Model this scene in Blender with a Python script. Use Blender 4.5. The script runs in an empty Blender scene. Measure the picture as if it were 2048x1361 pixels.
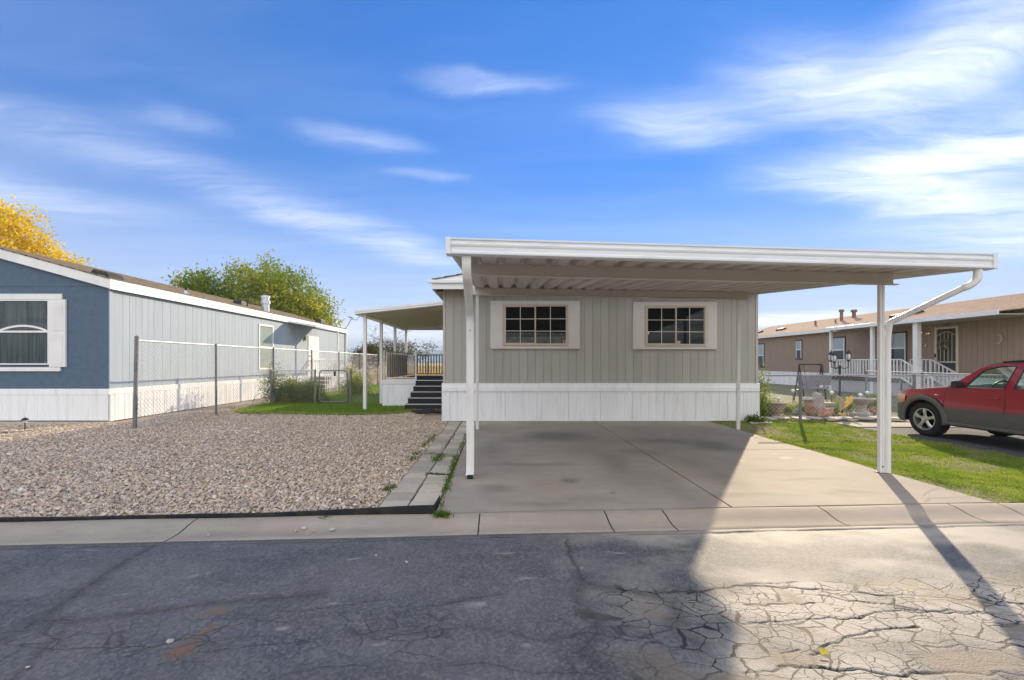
import bpy, bmesh, math, random
import numpy as np
from mathutils import Vector, Matrix
R = math.radians
random.seed(11)
rng = np.random.default_rng(11)
sc = bpy.context.scene
COL = sc.collection

# ------------------------------------------------------------------ camera, sky, sun, exposure
F, H, PX, PY = 845.0, 1.5, 1000.0, 725.0        # focal length and principal point measured on the photograph, eye height
cam_d = bpy.data.cameras.new('camera'); cam = bpy.data.objects.new('camera', cam_d); COL.objects.link(cam)
cam.location = (0, 0, H); cam.rotation_euler = (R(90), 0, 0)
cam_d.sensor_width = 36; cam_d.lens = F / 2048 * 36
cam_d.shift_x = (1024 - PX) / 2048; cam_d.shift_y = (PY - 680.5) / 2048
cam_d.clip_start = 0.05; cam_d.clip_end = 30000
sc.camera = cam

SUN = Vector((1.567, 2.32, 1.0)).normalized()
SUN_EL = math.asin(SUN.z); SUN_AZ = math.atan2(SUN.x, SUN.y)
sun_d = bpy.data.lights.new('sun', 'SUN'); sun_d.energy = 3.4; sun_d.angle = R(0.55); sun_d.color = (1.0, 0.82, 0.58)
sun = bpy.data.objects.new('sun', sun_d); COL.objects.link(sun)
sun.location = (20, 30, 30); sun.rotation_euler = SUN.to_track_quat('Z', 'Y').to_euler()

SKY_TINT = (1.12, 0.93, 1.10)
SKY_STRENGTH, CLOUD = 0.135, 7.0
sc.view_settings.view_transform = 'Standard'; sc.view_settings.look = 'None'
sc.view_settings.exposure = 0.95; sc.view_settings.gamma = 1.0
sc.view_settings.use_curve_mapping = False
sc.render.engine = 'CYCLES'
sc.cycles.use_denoising = True
sc.cycles.max_bounces = 6; sc.cycles.transparent_max_bounces = 16
sc.cycles.sample_clamp_indirect = 6

def make_world():
    w = bpy.data.worlds.new('World'); sc.world = w; w.use_nodes = True
    nt = w.node_tree; nt.nodes.clear(); N = nt.nodes.new; L = nt.links.new
    def math_(op, a, b=None, c=None, clamp=False):
        n = N('ShaderNodeMath'); n.operation = op; n.use_clamp = clamp
        for i, q in enumerate((a, b, c)):
            if q is None: continue
            if isinstance(q, (int, float)): n.inputs[i].default_value = q
            else: L(q, n.inputs[i])
        return n.outputs[0]
    sky = N('ShaderNodeTexSky'); sky.sky_type = 'NISHITA'; sky.sun_disc = False
    sky.sun_elevation = SUN_EL; sky.sun_rotation = SUN_AZ
    sky.air_density = 1.0; sky.dust_density = 0.0; sky.ozone_density = 3.0; sky.altitude = 1300
    hs = N('ShaderNodeHueSaturation'); hs.inputs['Saturation'].default_value = 1.28; hs.inputs['Value'].default_value = 1.22
    L(sky.outputs[0], hs.inputs['Color'])
    # soften the glare round the sun and pull the hue from cyan towards blue, everywhere alike
    bw = N('ShaderNodeRGBToBW'); L(hs.outputs[0], bw.inputs[0])
    k = math_('DIVIDE', 1.0, math_('ADD', 1.0, math_('MULTIPLY', bw.outputs[0], .36)))
    tv = N('ShaderNodeVectorMath'); tv.operation = 'MULTIPLY'; L(hs.outputs[0], tv.inputs[0]); tv.inputs[1].default_value = SKY_TINT
    sv = N('ShaderNodeVectorMath'); sv.operation = 'SCALE'; L(tv.outputs[0], sv.inputs[0]); L(k, sv.inputs['Scale'])
    tc = N('ShaderNodeTexCoord'); sp = N('ShaderNodeSeparateXYZ'); L(tc.outputs['Generated'], sp.inputs[0])
    z = math_('MAXIMUM', sp.outputs[2], 0.05)
    cb = N('ShaderNodeCombineXYZ')
    L(math_('DIVIDE', sp.outputs[0], z), cb.inputs[0]); L(math_('DIVIDE', sp.outputs[1], z), cb.inputs[1])
    wn = N('ShaderNodeTexNoise'); wn.inputs['Scale'].default_value = 1.3; wn.inputs['Detail'].default_value = 5; L(cb.outputs[0], wn.inputs['Vector'])
    wa = N('ShaderNodeVectorMath'); wa.operation = 'MULTIPLY_ADD'; L(wn.outputs['Color'], wa.inputs[0]); wa.inputs[1].default_value = (.55, .40, 0); wa.inputs[2].default_value = (-.275, -.20, 0)
    wb = N('ShaderNodeVectorMath'); wb.operation = 'ADD'; L(cb.outputs[0], wb.inputs[0]); L(wa.outputs[0], wb.inputs[1])
    P = wb.outputs[0]                       # the point of the cloud layer overhead that this direction looks at
    # streaky cirrus texture, drawn out along the wind
    def noise_(scale, rot, loc, stretch, detail=7, rough=.55, dist=.4):
        mp = N('ShaderNodeMapping'); mp.inputs['Rotation'].default_value = (0, 0, rot); mp.inputs['Scale'].default_value = stretch
        mp.inputs['Location'].default_value = loc; L(P, mp.inputs[0])
        n = N('ShaderNodeTexNoise'); n.inputs['Scale'].default_value = scale; n.inputs['Detail'].default_value = detail
        n.inputs['Roughness'].default_value = rough; n.inputs['Distortion'].default_value = dist
        L(mp.outputs[0], n.inputs['Vector']); return n.outputs[0]
    def ramp(v, a, b):
        m = N('ShaderNodeMapRange'); m.interpolation_type = 'SMOOTHSTEP'
        m.inputs[1].default_value = a; m.inputs[2].default_value = b; L(v, m.inputs[0]); return m.outputs[0]
    streak = ramp(noise_(1.25, R(28), (3.1, .7, 0), (.55, 2.0, 1), 9, .58), .28, .85)
    # cloud banks: (x, y, rotation, half length, half width, weight) on the layer, in units of its height
    banks = [(-1.25, 2.95, 59, 1.75, .30, .32), (-2.3, 1.45, 50, .9, .35, .18), (-1.0, 3.6, 62, 1.2, .35, .22),
             (.80, 1.80, 12, .42, .17, .62), (1.18, 1.58, 28, .50, .17, .75), (1.52, 1.37, 50, .45, .24, .90),
             (2.30, 1.95, 10, .75, .28, 1.0), (1.95, 2.22, 5, .65, .20, .75), (2.55, 2.55, 8, .85, .22, .95), (2.75, 1.60, 15, .7, .40, .75),
             (-.57, 1.90, 8, .24, .10, .40), (-.06, 1.50, 3, .24, .05, .55), (-.40, 2.32, 15, .18, .07, .26), (-1.35, 1.75, 20, .22, .08, .22),
             (4.2, 3.1, 20, 1.4, .7, .7), (-3.6, 2.0, 40, 1.5, .5, .5), (.5, -1.5, 30, 1.2, .4, .6), (-2.0, -2.5, 15, 1.5, .5, .6), (2.5, -1.8, 50, 1.3, .5, .6),
             (6.9, 10.4, 0, 1.5, 2.0, 1.1), (5.6, 11.2, 0, 1.0, 2.0, .8), (-4.6, 15.0, 0, 3.2, 5.0, .5), (-1.5, 15.5, 0, 2.4, 5.0, .3), (-9.0, 9.5, 0, 4.0, 2.0, .35), (4.0, 4.6, 12, 1.2, .3, .30)]
    tot = None
    for (x, y, rot, a, b, wt) in banks:
        mp = N('ShaderNodeMapping'); mp.vector_type = 'TEXTURE'
        mp.inputs['Location'].default_value = (x, y, 0); mp.inputs['Rotation'].default_value = (0, 0, R(rot)); mp.inputs['Scale'].default_value = (a * 1.6, b * 1.9, 1)
        L(P, mp.inputs[0])
        ln = N('ShaderNodeVectorMath'); ln.operation = 'LENGTH'; L(mp.outputs[0], ln.inputs[0])
        m = N('ShaderNodeMapRange'); m.interpolation_type = 'SMOOTHERSTEP'
        m.inputs[1].default_value = 1.0; m.inputs[2].default_value = 0.0; m.inputs[3].default_value = 0; m.inputs[4].default_value = wt
        L(ln.outputs[1], m.inputs[0])
        tot = m.outputs[0] if tot is None else math_('ADD', tot, m.outputs[0])
    fine = ramp(noise_(3.6, R(32), (1, 5, 0), (.45, 2.0, 1), 10, .66, .8), .28, .78)
    tex = math_('ADD', math_('MULTIPLY', streak, .62), math_('MULTIPLY', fine, .50))
    veil = math_('ADD', math_('MULTIPLY', streak, .05), math_('MULTIPLY', ramp(sp.outputs[2], .42, .0), .27))
    dens = math_('ADD', math_('MULTIPLY', tot, math_('MULTIPLY', math_('ADD', tex, .16), .60)), veil, clamp=True)
    # unseen cirrus added overhead and behind the viewer to brighten the shade
    fill_cover = ramp(sp.outputs[1], .48, -.25)
    fill_bank = ramp(noise_(.55, R(20), (8, 2, 0), (.8, 1.3, 1), 6, .5, .5), .30, .62)
    dens = math_('ADD', dens, math_('MULTIPLY', math_('MULTIPLY', fill_cover, 1.0), fill_bank), clamp=True)
    dens = math_('MULTIPLY', dens, ramp(sp.outputs[2], .0, .06))
    mix = N('ShaderNodeMix'); mix.data_type = 'RGBA'
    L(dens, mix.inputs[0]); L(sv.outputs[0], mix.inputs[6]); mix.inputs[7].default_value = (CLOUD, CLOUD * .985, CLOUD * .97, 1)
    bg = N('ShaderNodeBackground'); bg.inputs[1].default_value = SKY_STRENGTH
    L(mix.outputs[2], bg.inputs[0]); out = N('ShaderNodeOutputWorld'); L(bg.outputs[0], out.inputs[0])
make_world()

# ------------------------------------------------------------------ helpers
def G(x, y, z=0.0):                      # the ground point (height z) seen at photo pixel x, y
    Y = F * (H - z) / (y - PY); return Vector(((x - PX) * Y / F, Y, z))
def at(x, y, Y):                         # the point at depth Y
    return Vector(((x - PX) * Y / F, Y, H + (PY - y) * Y / F))
def onx(x, y, X):                        # the point on the plane of constant X
    Y = F * X / (x - PX); return Vector((X, Y, H + (PY - y) * Y / F))

ORG = {}
def link(o): COL.objects.link(o); return o
def tag(o, label, cat, group=None, kind=None):
    if label: o['label'] = label
    if cat: o['category'] = cat
    if group: o['group'] = group
    if kind: o['kind'] = kind
    return o
def thing(name, loc, label, cat, group=None):
    o = bpy.data.objects.new(name, None); o.empty_display_size = .2
    o.location = loc; ORG[o.name] = Vector(loc); link(o); return tag(o, label, cat, group)

class MB:
    def __init__(s): s.v = []; s.f = []
    def add(s, vs, fs):
        n = len(s.v); s.v += [tuple(p) for p in vs]; s.f += [tuple(i + n for i in q) for q in fs]; return s
    def box(s, x0, x1, y0, y1, z0, z1):
        return s.add([(x0,y0,z0),(x1,y0,z0),(x1,y1,z0),(x0,y1,z0),(x0,y0,z1),(x1,y0,z1),(x1,y1,z1),(x0,y1,z1)],
                     [(0,3,2,1),(4,5,6,7),(0,1,5,4),(1,2,6,5),(2,3,7,6),(3,0,4,7)])
    def beam(s, p, q, w, h, up=(0,0,1)):
        p = Vector(p); q = Vector(q); d = (q - p).normalized(); up = Vector(up)
        a = d.cross(up)
        if a.length < 1e-4: a = d.cross(Vector((0,1,0)))
        a.normalize(); b = a.cross(d).normalized(); a *= w/2; b *= h/2
        vs = [p-a-b, p+a-b, p+a+b, p-a+b, q-a-b, q+a-b, q+a+b, q-a+b]
        return s.add(vs, [(0,3,2,1),(4,5,6,7),(0,1,5,4),(1,2,6,5),(2,3,7,6),(3,0,4,7)])
    def tube(s, pts, r, n=8, cap=True):
        pts = [Vector(p) for p in pts]; rs = r if isinstance(r, (list, tuple)) else [r]*len(pts)
        ring = []; prev = None
        for i, p in enumerate(pts):
            d = (pts[min(i+1, len(pts)-1)] - pts[max(i-1, 0)]).normalized()
            if prev is None:
                a = d.orthogonal().normalized()
            else:
                a = (prev - d * prev.dot(d)); a = a.normalized() if a.length > 1e-5 else d.orthogonal().normalized()
            prev = a; b = d.cross(a)
            ring.append([p + (a*math.cos(2*math.pi*k/n) + b*math.sin(2*math.pi*k/n))*rs[i] for k in range(n)])
        vs = [v for rg in ring for v in rg]; fs = []
        for i in range(len(pts)-1):
            for k in range(n):
                fs.append((i*n+k, i*n+(k+1)%n, (i+1)*n+(k+1)%n, (i+1)*n+k))
        if cap: fs.append(tuple(range(n-1,-1,-1))); fs.append(tuple(range((len(pts)-1)*n, len(pts)*n)))
        return s.add(vs, fs)
    def prism(s, poly, ext):             # closed planar polygon pushed along ext
        ext = Vector(ext); poly = [Vector(p) for p in poly]; n = len(poly)
        fs = [tuple(range(n-1,-1,-1)), tuple(range(n, 2*n))] + [(i, (i+1)%n, n+(i+1)%n, n+i) for i in range(n)]
        return s.add(poly + [p+ext for p in poly], fs)
    def loft(s, rings, closed=True, cap=True):
        n = len(rings[0]); vs = [p for rg in rings for p in rg]; fs = []
        m = n if closed else n-1
        for i in range(len(rings)-1):
            for k in range(m): fs.append((i*n+k, i*n+(k+1)%n, (i+1)*n+(k+1)%n, (i+1)*n+k))
        if cap and closed: fs.append(tuple(range(n-1,-1,-1))); fs.append(tuple(range((len(rings)-1)*n, len(rings)*n)))
        return s.add(vs, fs)
    def lathe(s, prof, c, n=16):         # prof: (radius, z) from bottom to top round the vertical through c
        c = Vector(c)
        return s.loft([[c + Vector((r*math.cos(2*math.pi*k/n), r*math.sin(2*math.pi*k/n), z)) for k in range(n)] for r, z in prof])
    def build(s, name, mat, parent=None, smooth=False, bevel=0, seg=2, fix=True):
        me = bpy.data.meshes.new(name)
        off = ORG.get(parent.name, Vector((0,0,0))) if parent is not None else Vector((0,0,0))
        me.from_pydata([(x-off.x, y-off.y, z-off.z) for x, y, z in s.v], [], s.f)
        if fix:
            bm = bmesh.new(); bm.from_mesh(me); bmesh.ops.recalc_face_normals(bm, faces=bm.faces); bm.to_mesh(me); bm.free()
        me.materials.append(mat)
        if smooth:
            me.polygons.foreach_set('use_smooth', [True]*len(me.polygons))
        me.update()
        o = link(bpy.data.objects.new(name, me))
        if smooth and smooth != 'all':
            try: me.set_sharp_from_angle(angle=R(40))
            except Exception: pass
        if parent is not None: o.parent = parent; ORG[o.name] = off
        else: ORG[o.name] = Vector((0,0,0))
        if bevel:
            m = o.modifiers.new('bevel', 'BEVEL'); m.width = bevel; m.segments = seg; m.limit_method = 'ANGLE'; m.angle_limit = R(40)
        return o

def np_obj(name, V, Fc, mat, parent=None, attrs=None, smooth=False):
    V = np.asarray(V, np.float32); Fc = np.asarray(Fc, np.int32); k = Fc.shape[1]
    if parent is not None: V = V - np.array(ORG[parent.name], np.float32)
    me = bpy.data.meshes.new(name)
    me.vertices.add(len(V)); me.vertices.foreach_set('co', V.ravel())
    me.loops.add(Fc.size); me.loops.foreach_set('vertex_index', Fc.ravel())
    me.polygons.add(len(Fc)); me.polygons.foreach_set('loop_start', np.arange(0, Fc.size, k, dtype=np.int32))
    me.polygons.foreach_set('loop_total', np.full(len(Fc), k, np.int32))
    me.polygons.foreach_set('use_smooth', np.full(len(Fc), bool(smooth)))
    me.update(calc_edges=True); me.validate()
    for a, d in (attrs or {}).items():
        d = np.asarray(d, np.float32)
        if d.ndim == 1:
            at_ = me.attributes.new(a, 'FLOAT', 'POINT'); at_.data.foreach_set('value', d)
        else:
            at_ = me.attributes.new(a, 'FLOAT_COLOR', 'POINT'); at_.data.foreach_set('color', np.c_[d, np.ones(len(d), np.float32)].ravel())
    me.materials.append(mat)
    o = link(bpy.data.objects.new(name, me))
    if parent is not None: o.parent = parent; ORG[o.name] = ORG[parent.name]
    else: ORG[o.name] = Vector((0,0,0))
    return o

def grid_np(xs, ys, zf, shear=0.0):
    Xg, Yg = np.meshgrid(xs, ys); Yg = Yg + shear * Xg; Zg = zf(Xg, Yg)
    V = np.stack([Xg, Yg, Zg], -1).reshape(-1, 3); nx, ny = len(xs), len(ys)
    i = np.arange(ny-1)[:, None]*nx + np.arange(nx-1)[None, :]
    Fc = np.stack([i, i+1, i+nx+1, i+nx], -1).reshape(-1, 4)
    return V, Fc

_tables = {}
def vnoise(x, y, seed=0):
    if seed not in _tables: _tables[seed] = np.random.default_rng(seed+99).random((256, 256)).astype(np.float32)
    T = _tables[seed]; xi = np.floor(x).astype(int); yi = np.floor(y).astype(int); fx = x-xi; fy = y-yi
    fx = fx*fx*(3-2*fx); fy = fy*fy*(3-2*fy)
    a = T[yi%256, xi%256]; b = T[yi%256, (xi+1)%256]; c = T[(yi+1)%256, xi%256]; d = T[(yi+1)%256, (xi+1)%256]
    return (a*(1-fx)+b*fx)*(1-fy) + (c*(1-fx)+d*fx)*fy
def fbm(x, y, seed=0, oct=4):
    t = 0; a = .5; n = 0
    for k in range(oct): t = t + a*vnoise(x*2**k, y*2**k, seed+k); n += a; a *= .5
    return t/n

# ------------------------------------------------------------------ materials
def nodes(name):
    m = bpy.data.materials.new(name); m.use_nodes = True; nt = m.node_tree
    b = nt.nodes['Principled BSDF']; return m, nt, b, nt.nodes.new, nt.links.new
def mixc(N, L, fac, a, b, mode='MIX'):
    n = N('ShaderNodeMix'); n.data_type = 'RGBA'; n.blend_type = mode
    for i, q in ((0, fac), (6, a), (7, b)):
        if isinstance(q, (int, float)): n.inputs[i].default_value = q
        elif isinstance(q, tuple): n.inputs[i].default_value = (*q, 1) if len(q) == 3 else q
        else: L(q, n.inputs[i])
    return n.outputs[2]
def rng_(N, L, v, a, b, c=0, d=1):
    m = N('ShaderNodeMapRange'); m.inputs[1].default_value = a; m.inputs[2].default_value = b; m.inputs[3].default_value = c; m.inputs[4].default_value = d
    L(v, m.inputs[0]); return m.outputs[0]
def tex(N, L, scale, detail=5, stretch=(1,1,1), rough=.55, kind='noise'):
    tc = N('ShaderNodeTexCoord'); mp = N('ShaderNodeMapping'); mp.inputs['Scale'].default_value = stretch; L(tc.outputs['Object'], mp.inputs[0])
    n = N('ShaderNodeTexNoise' if kind == 'noise' else 'ShaderNodeTexVoronoi'); n.inputs['Scale'].default_value = scale
    if kind == 'noise': n.inputs['Detail'].default_value = detail; n.inputs['Roughness'].default_value = rough
    L(mp.outputs[0], n.inputs['Vector']); return n.outputs[0]
def sc_(c, k): return tuple(min(1, q*k) for q in c)
def M(name, col, rough=.6, var=.12, scale=3, stretch=(1,1,1), bump=0, bscale=60, bstretch=(1,1,1), metal=0, spec=.4, rand=0, dirt=None, dirt_amt=.35, dscale=1.2, dstretch=(1,1,1)):
    m, nt, b, N, L = nodes(name)
    c = mixc(N, L, rng_(N, L, tex(N, L, scale, 6, stretch), .3, .7), sc_(col, 1-var), sc_(col, 1+var))
    if dirt:
        c = mixc(N, L, rng_(N, L, tex(N, L, dscale, 8, dstretch, .65), .5, .75, 0, dirt_amt), c, dirt)
    if rand:
        oi = N('ShaderNodeObjectInfo'); hv = N('ShaderNodeHueSaturation'); L(rng_(N, L, oi.outputs['Random'], 0, 1, 1-rand, 1+rand), hv.inputs['Value']); L(c, hv.inputs['Color']); c = hv.outputs[0]
    L(c, b.inputs['Base Color']); b.inputs['Roughness'].default_value = rough; b.inputs['Metallic'].default_value = metal
    b.inputs['Specular IOR Level'].default_value = spec
    if bump:
        bp = N('ShaderNodeBump'); bp.inputs['Strength'].default_value = bump; bp.inputs['Distance'].default_value = .01
        L(tex(N, L, bscale, 4, bstretch), bp.inputs['Height']); L(bp.outputs[0], b.inputs['Normal'])
    return m
def M_leaf(name, cols, trans=.35, rough=.55):
    m, nt, b, N, L = nodes(name)
    a = N('ShaderNodeAttribute'); a.attribute_name = 'tint'
    cr = N('ShaderNodeValToRGB'); e = cr.color_ramp.elements; e[0].color = (*cols[0], 1); e[1].color = (*cols[-1], 1)
    for i, c in enumerate(cols[1:-1]): q = e.new((i+1)/(len(cols)-1)); q.color = (*c, 1)
    L(a.outputs['Fac'], cr.inputs[0]); L(cr.outputs[0], b.inputs['Base Color']); b.inputs['Roughness'].default_value = rough
    b.inputs['Specular IOR Level'].default_value = .25
    t = N('ShaderNodeBsdfTranslucent'); L(cr.outputs[0], t.inputs[0]); mx = N('ShaderNodeMixShader'); mx.inputs[0].default_value = trans
    L(b.outputs[0], mx.inputs[1]); L(t.outputs[0], mx.inputs[2]); L(mx.outputs[0], nt.nodes['Material Output'].inputs[0]); return m
def M_glass(name, tint=(.8,.85,.85), opac=.0, rough=.02, ior=1.5):
    m, nt, b, N, L = nodes(name)
    tr = N('ShaderNodeBsdfTransparent'); tr.inputs[0].default_value = (*tint, 1)
    gl = N('ShaderNodeBsdfGlossy'); gl.inputs['Roughness'].default_value = rough; gl.inputs[0].default_value = (1,1,1,1)
    fr = N('ShaderNodeFresnel'); fr.inputs[0].default_value = ior
    ge = N('ShaderNodeNewGeometry'); mu = N('ShaderNodeMath'); mu.operation = 'MULTIPLY'; inv = N('ShaderNodeMath'); inv.operation = 'SUBTRACT'; inv.inputs[0].default_value = 1; L(ge.outputs['Backfacing'], inv.inputs[1])
    L(inv.outputs[0], mu.inputs[0]); L(rng_(N, L, fr.outputs[0], 0, 1, opac, 1), mu.inputs[1])     # only the outer face mirrors
    mx = N('ShaderNodeMixShader'); L(mu.outputs[0], mx.inputs[0]); L(tr.outputs[0], mx.inputs[1]); L(gl.outputs[0], mx.inputs[2])
    L(mx.outputs[0], nt.nodes['Material Output'].inputs[0]); return m

W_PAINT = M('white_paint', (.84,.84,.83), .45, .05, 2, bump=.05, dirt=(.5,.46,.4), dirt_amt=.25, dscale=3, dstretch=(1,1,.3))
W_METAL = M('white_enamel_metal', (.80,.79,.755), .38, .04, 1.5, dirt=(.46,.41,.33), dirt_amt=.5, dscale=5, dstretch=(2,2,.3))
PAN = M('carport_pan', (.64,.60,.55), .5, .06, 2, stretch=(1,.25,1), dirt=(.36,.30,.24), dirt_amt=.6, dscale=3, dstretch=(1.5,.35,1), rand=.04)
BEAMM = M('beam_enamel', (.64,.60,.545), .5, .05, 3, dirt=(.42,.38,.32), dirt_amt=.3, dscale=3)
GUTM = M('gutter_enamel', (.80,.82,.84), .32, .03, 1, dirt=(.46,.46,.46), dirt_amt=.45, dscale=3, dstretch=(.8,1,5))
SIDING = M('taupe_siding', (.43,.41,.365), .7, .05, 5, stretch=(1,1,.12), bump=.25, bscale=90, bstretch=(1,1,.06), rand=.06, dirt=(.34,.315,.27), dirt_amt=.4, dscale=2.5, dstretch=(1,1,.4))
WALLBACK = M('siding_groove', (.20,.19,.165), .9)
SKIRT = M('white_skirting', (.90,.91,.915), .42, .04, 2.5, stretch=(1,1,.2), dirt=(.60,.60,.57), dirt_amt=.55, dscale=3, dstretch=(3,3,.25))
TRIMW = M('window_trim', (.66,.63,.585), .5, .04, 4)
FRAMEB = M('almond_frame', (.55,.47,.36), .4, .04, 4)
GLASSD = M_glass('window_glass', (.75,.78,.78), .0, .02, 1.36)
DARK = M('unlit_room_black', (.02,.02,.022), .9)  # flat black, the darkness of unlit rooms put into the colour
SHINGLE = M('brown_shingle', (.19,.155,.12), .9, .35, 4, stretch=(6,1,1), bump=.5, bscale=40)
SHING_R = M('tan_shingle', (.44,.29,.20), .9, .28, 3, stretch=(1,5,1), bump=.5, bscale=40, dirt=(.25,.17,.12), dirt_amt=.5, dscale=6, dstretch=(1,4,1))
BLUE = M('blue_siding', (.092,.143,.208), .75, .10, 6, bump=.5, bscale=70, bstretch=(1,1,.5))
PALEBL = M('pale_blue_siding', (.36,.43,.495), .7, .05, 4, stretch=(1,1,.15), bump=.2, bscale=80, bstretch=(1,1,.08), rand=.03)
BROWN = M('brown_siding', (.35,.26,.20), .75, .06, 5, stretch=(1,1,.15), bump=.3, bscale=80, bstretch=(1,1,.08))
CONC = None
GALV = M('galvanised_steel', (.34,.35,.36), .65, .15, 14, metal=.2, dirt=(.25,.22,.2), dirt_amt=.3)
GALVP = M('galvanised_post', (.20,.205,.215), .6, .2, 10, metal=.25, dirt=(.2,.18,.16), dirt_amt=.4)
WIRE = M('chain_wire', (.62,.63,.64), .5, .1, 4, metal=.3)
BLACKM = M('black_metal', (.022,.021,.022), .45, .2, 8)
BLACKP = M('black_plastic', (.018,.020,.024), .5, .25, 6, dirt=(.09,.085,.04), dirt_amt=.6, dscale=3)
CARPET = M('dark_outdoor_carpet', (.032,.033,.038), .95, .2, 30, bump=.5, bscale=200)
NOSING = M('step_nosing', (.62,.60,.55), .5)
BARK = M('bark', (.10,.075,.055), .9, .3, 6, bump=.6, bscale=25, bstretch=(1,1,.3))
SILVER = M('galv_flue', (.55,.56,.58), .3, .1, 5, metal=.85)
RAILB = M('beige_railing', (.74,.69,.60), .5, .05, 4)
SOFFIT = M('tan_soffit', (.45,.41,.32), .6, .05, 4)
AWN = M('olive_awning_underside', (.74,.68,.50), .5, .05, 3, stretch=(1,1,1), dirt=(.36,.33,.24), dirt_amt=.3)
# ------------------------------------------------------------------ ground, street, gutter, driveway
SK = 0.054; EDGE0, BACK0 = 3.79, 4.24; ROADZ = -0.05

def terrain():
    m, nt, b, N, L = nodes('dry_field')
    c = mixc(N, L, rng_(N, L, tex(N, L, .25, 8), .35, .65), (.36,.25,.10), (.50,.38,.17))
    c = mixc(N, L, rng_(N, L, tex(N, L, .06, 4, (.4,1,1)), .52, .68), c, (.17,.17,.07))
    L(c, b.inputs['Base Color']); b.inputs['Roughness'].default_value = .95
    xs = np.unique(np.r_[-2800, -1000, np.linspace(-300, 300, 31), 1000, 2800]); ys = np.unique(np.r_[-280, -30, np.linspace(0, 60, 21), np.linspace(80, 400, 17), 800, 2000, 2800])
    def zf(x, y): return -0.13 + np.clip((y-34)/60, 0, 1)*.15*fbm(x/30, y/20, 5)
    V, Fc = grid_np(xs, ys, zf); o = np_obj('ground', V, Fc, m, smooth=True); o['kind'] = 'structure'
terrain()

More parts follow.
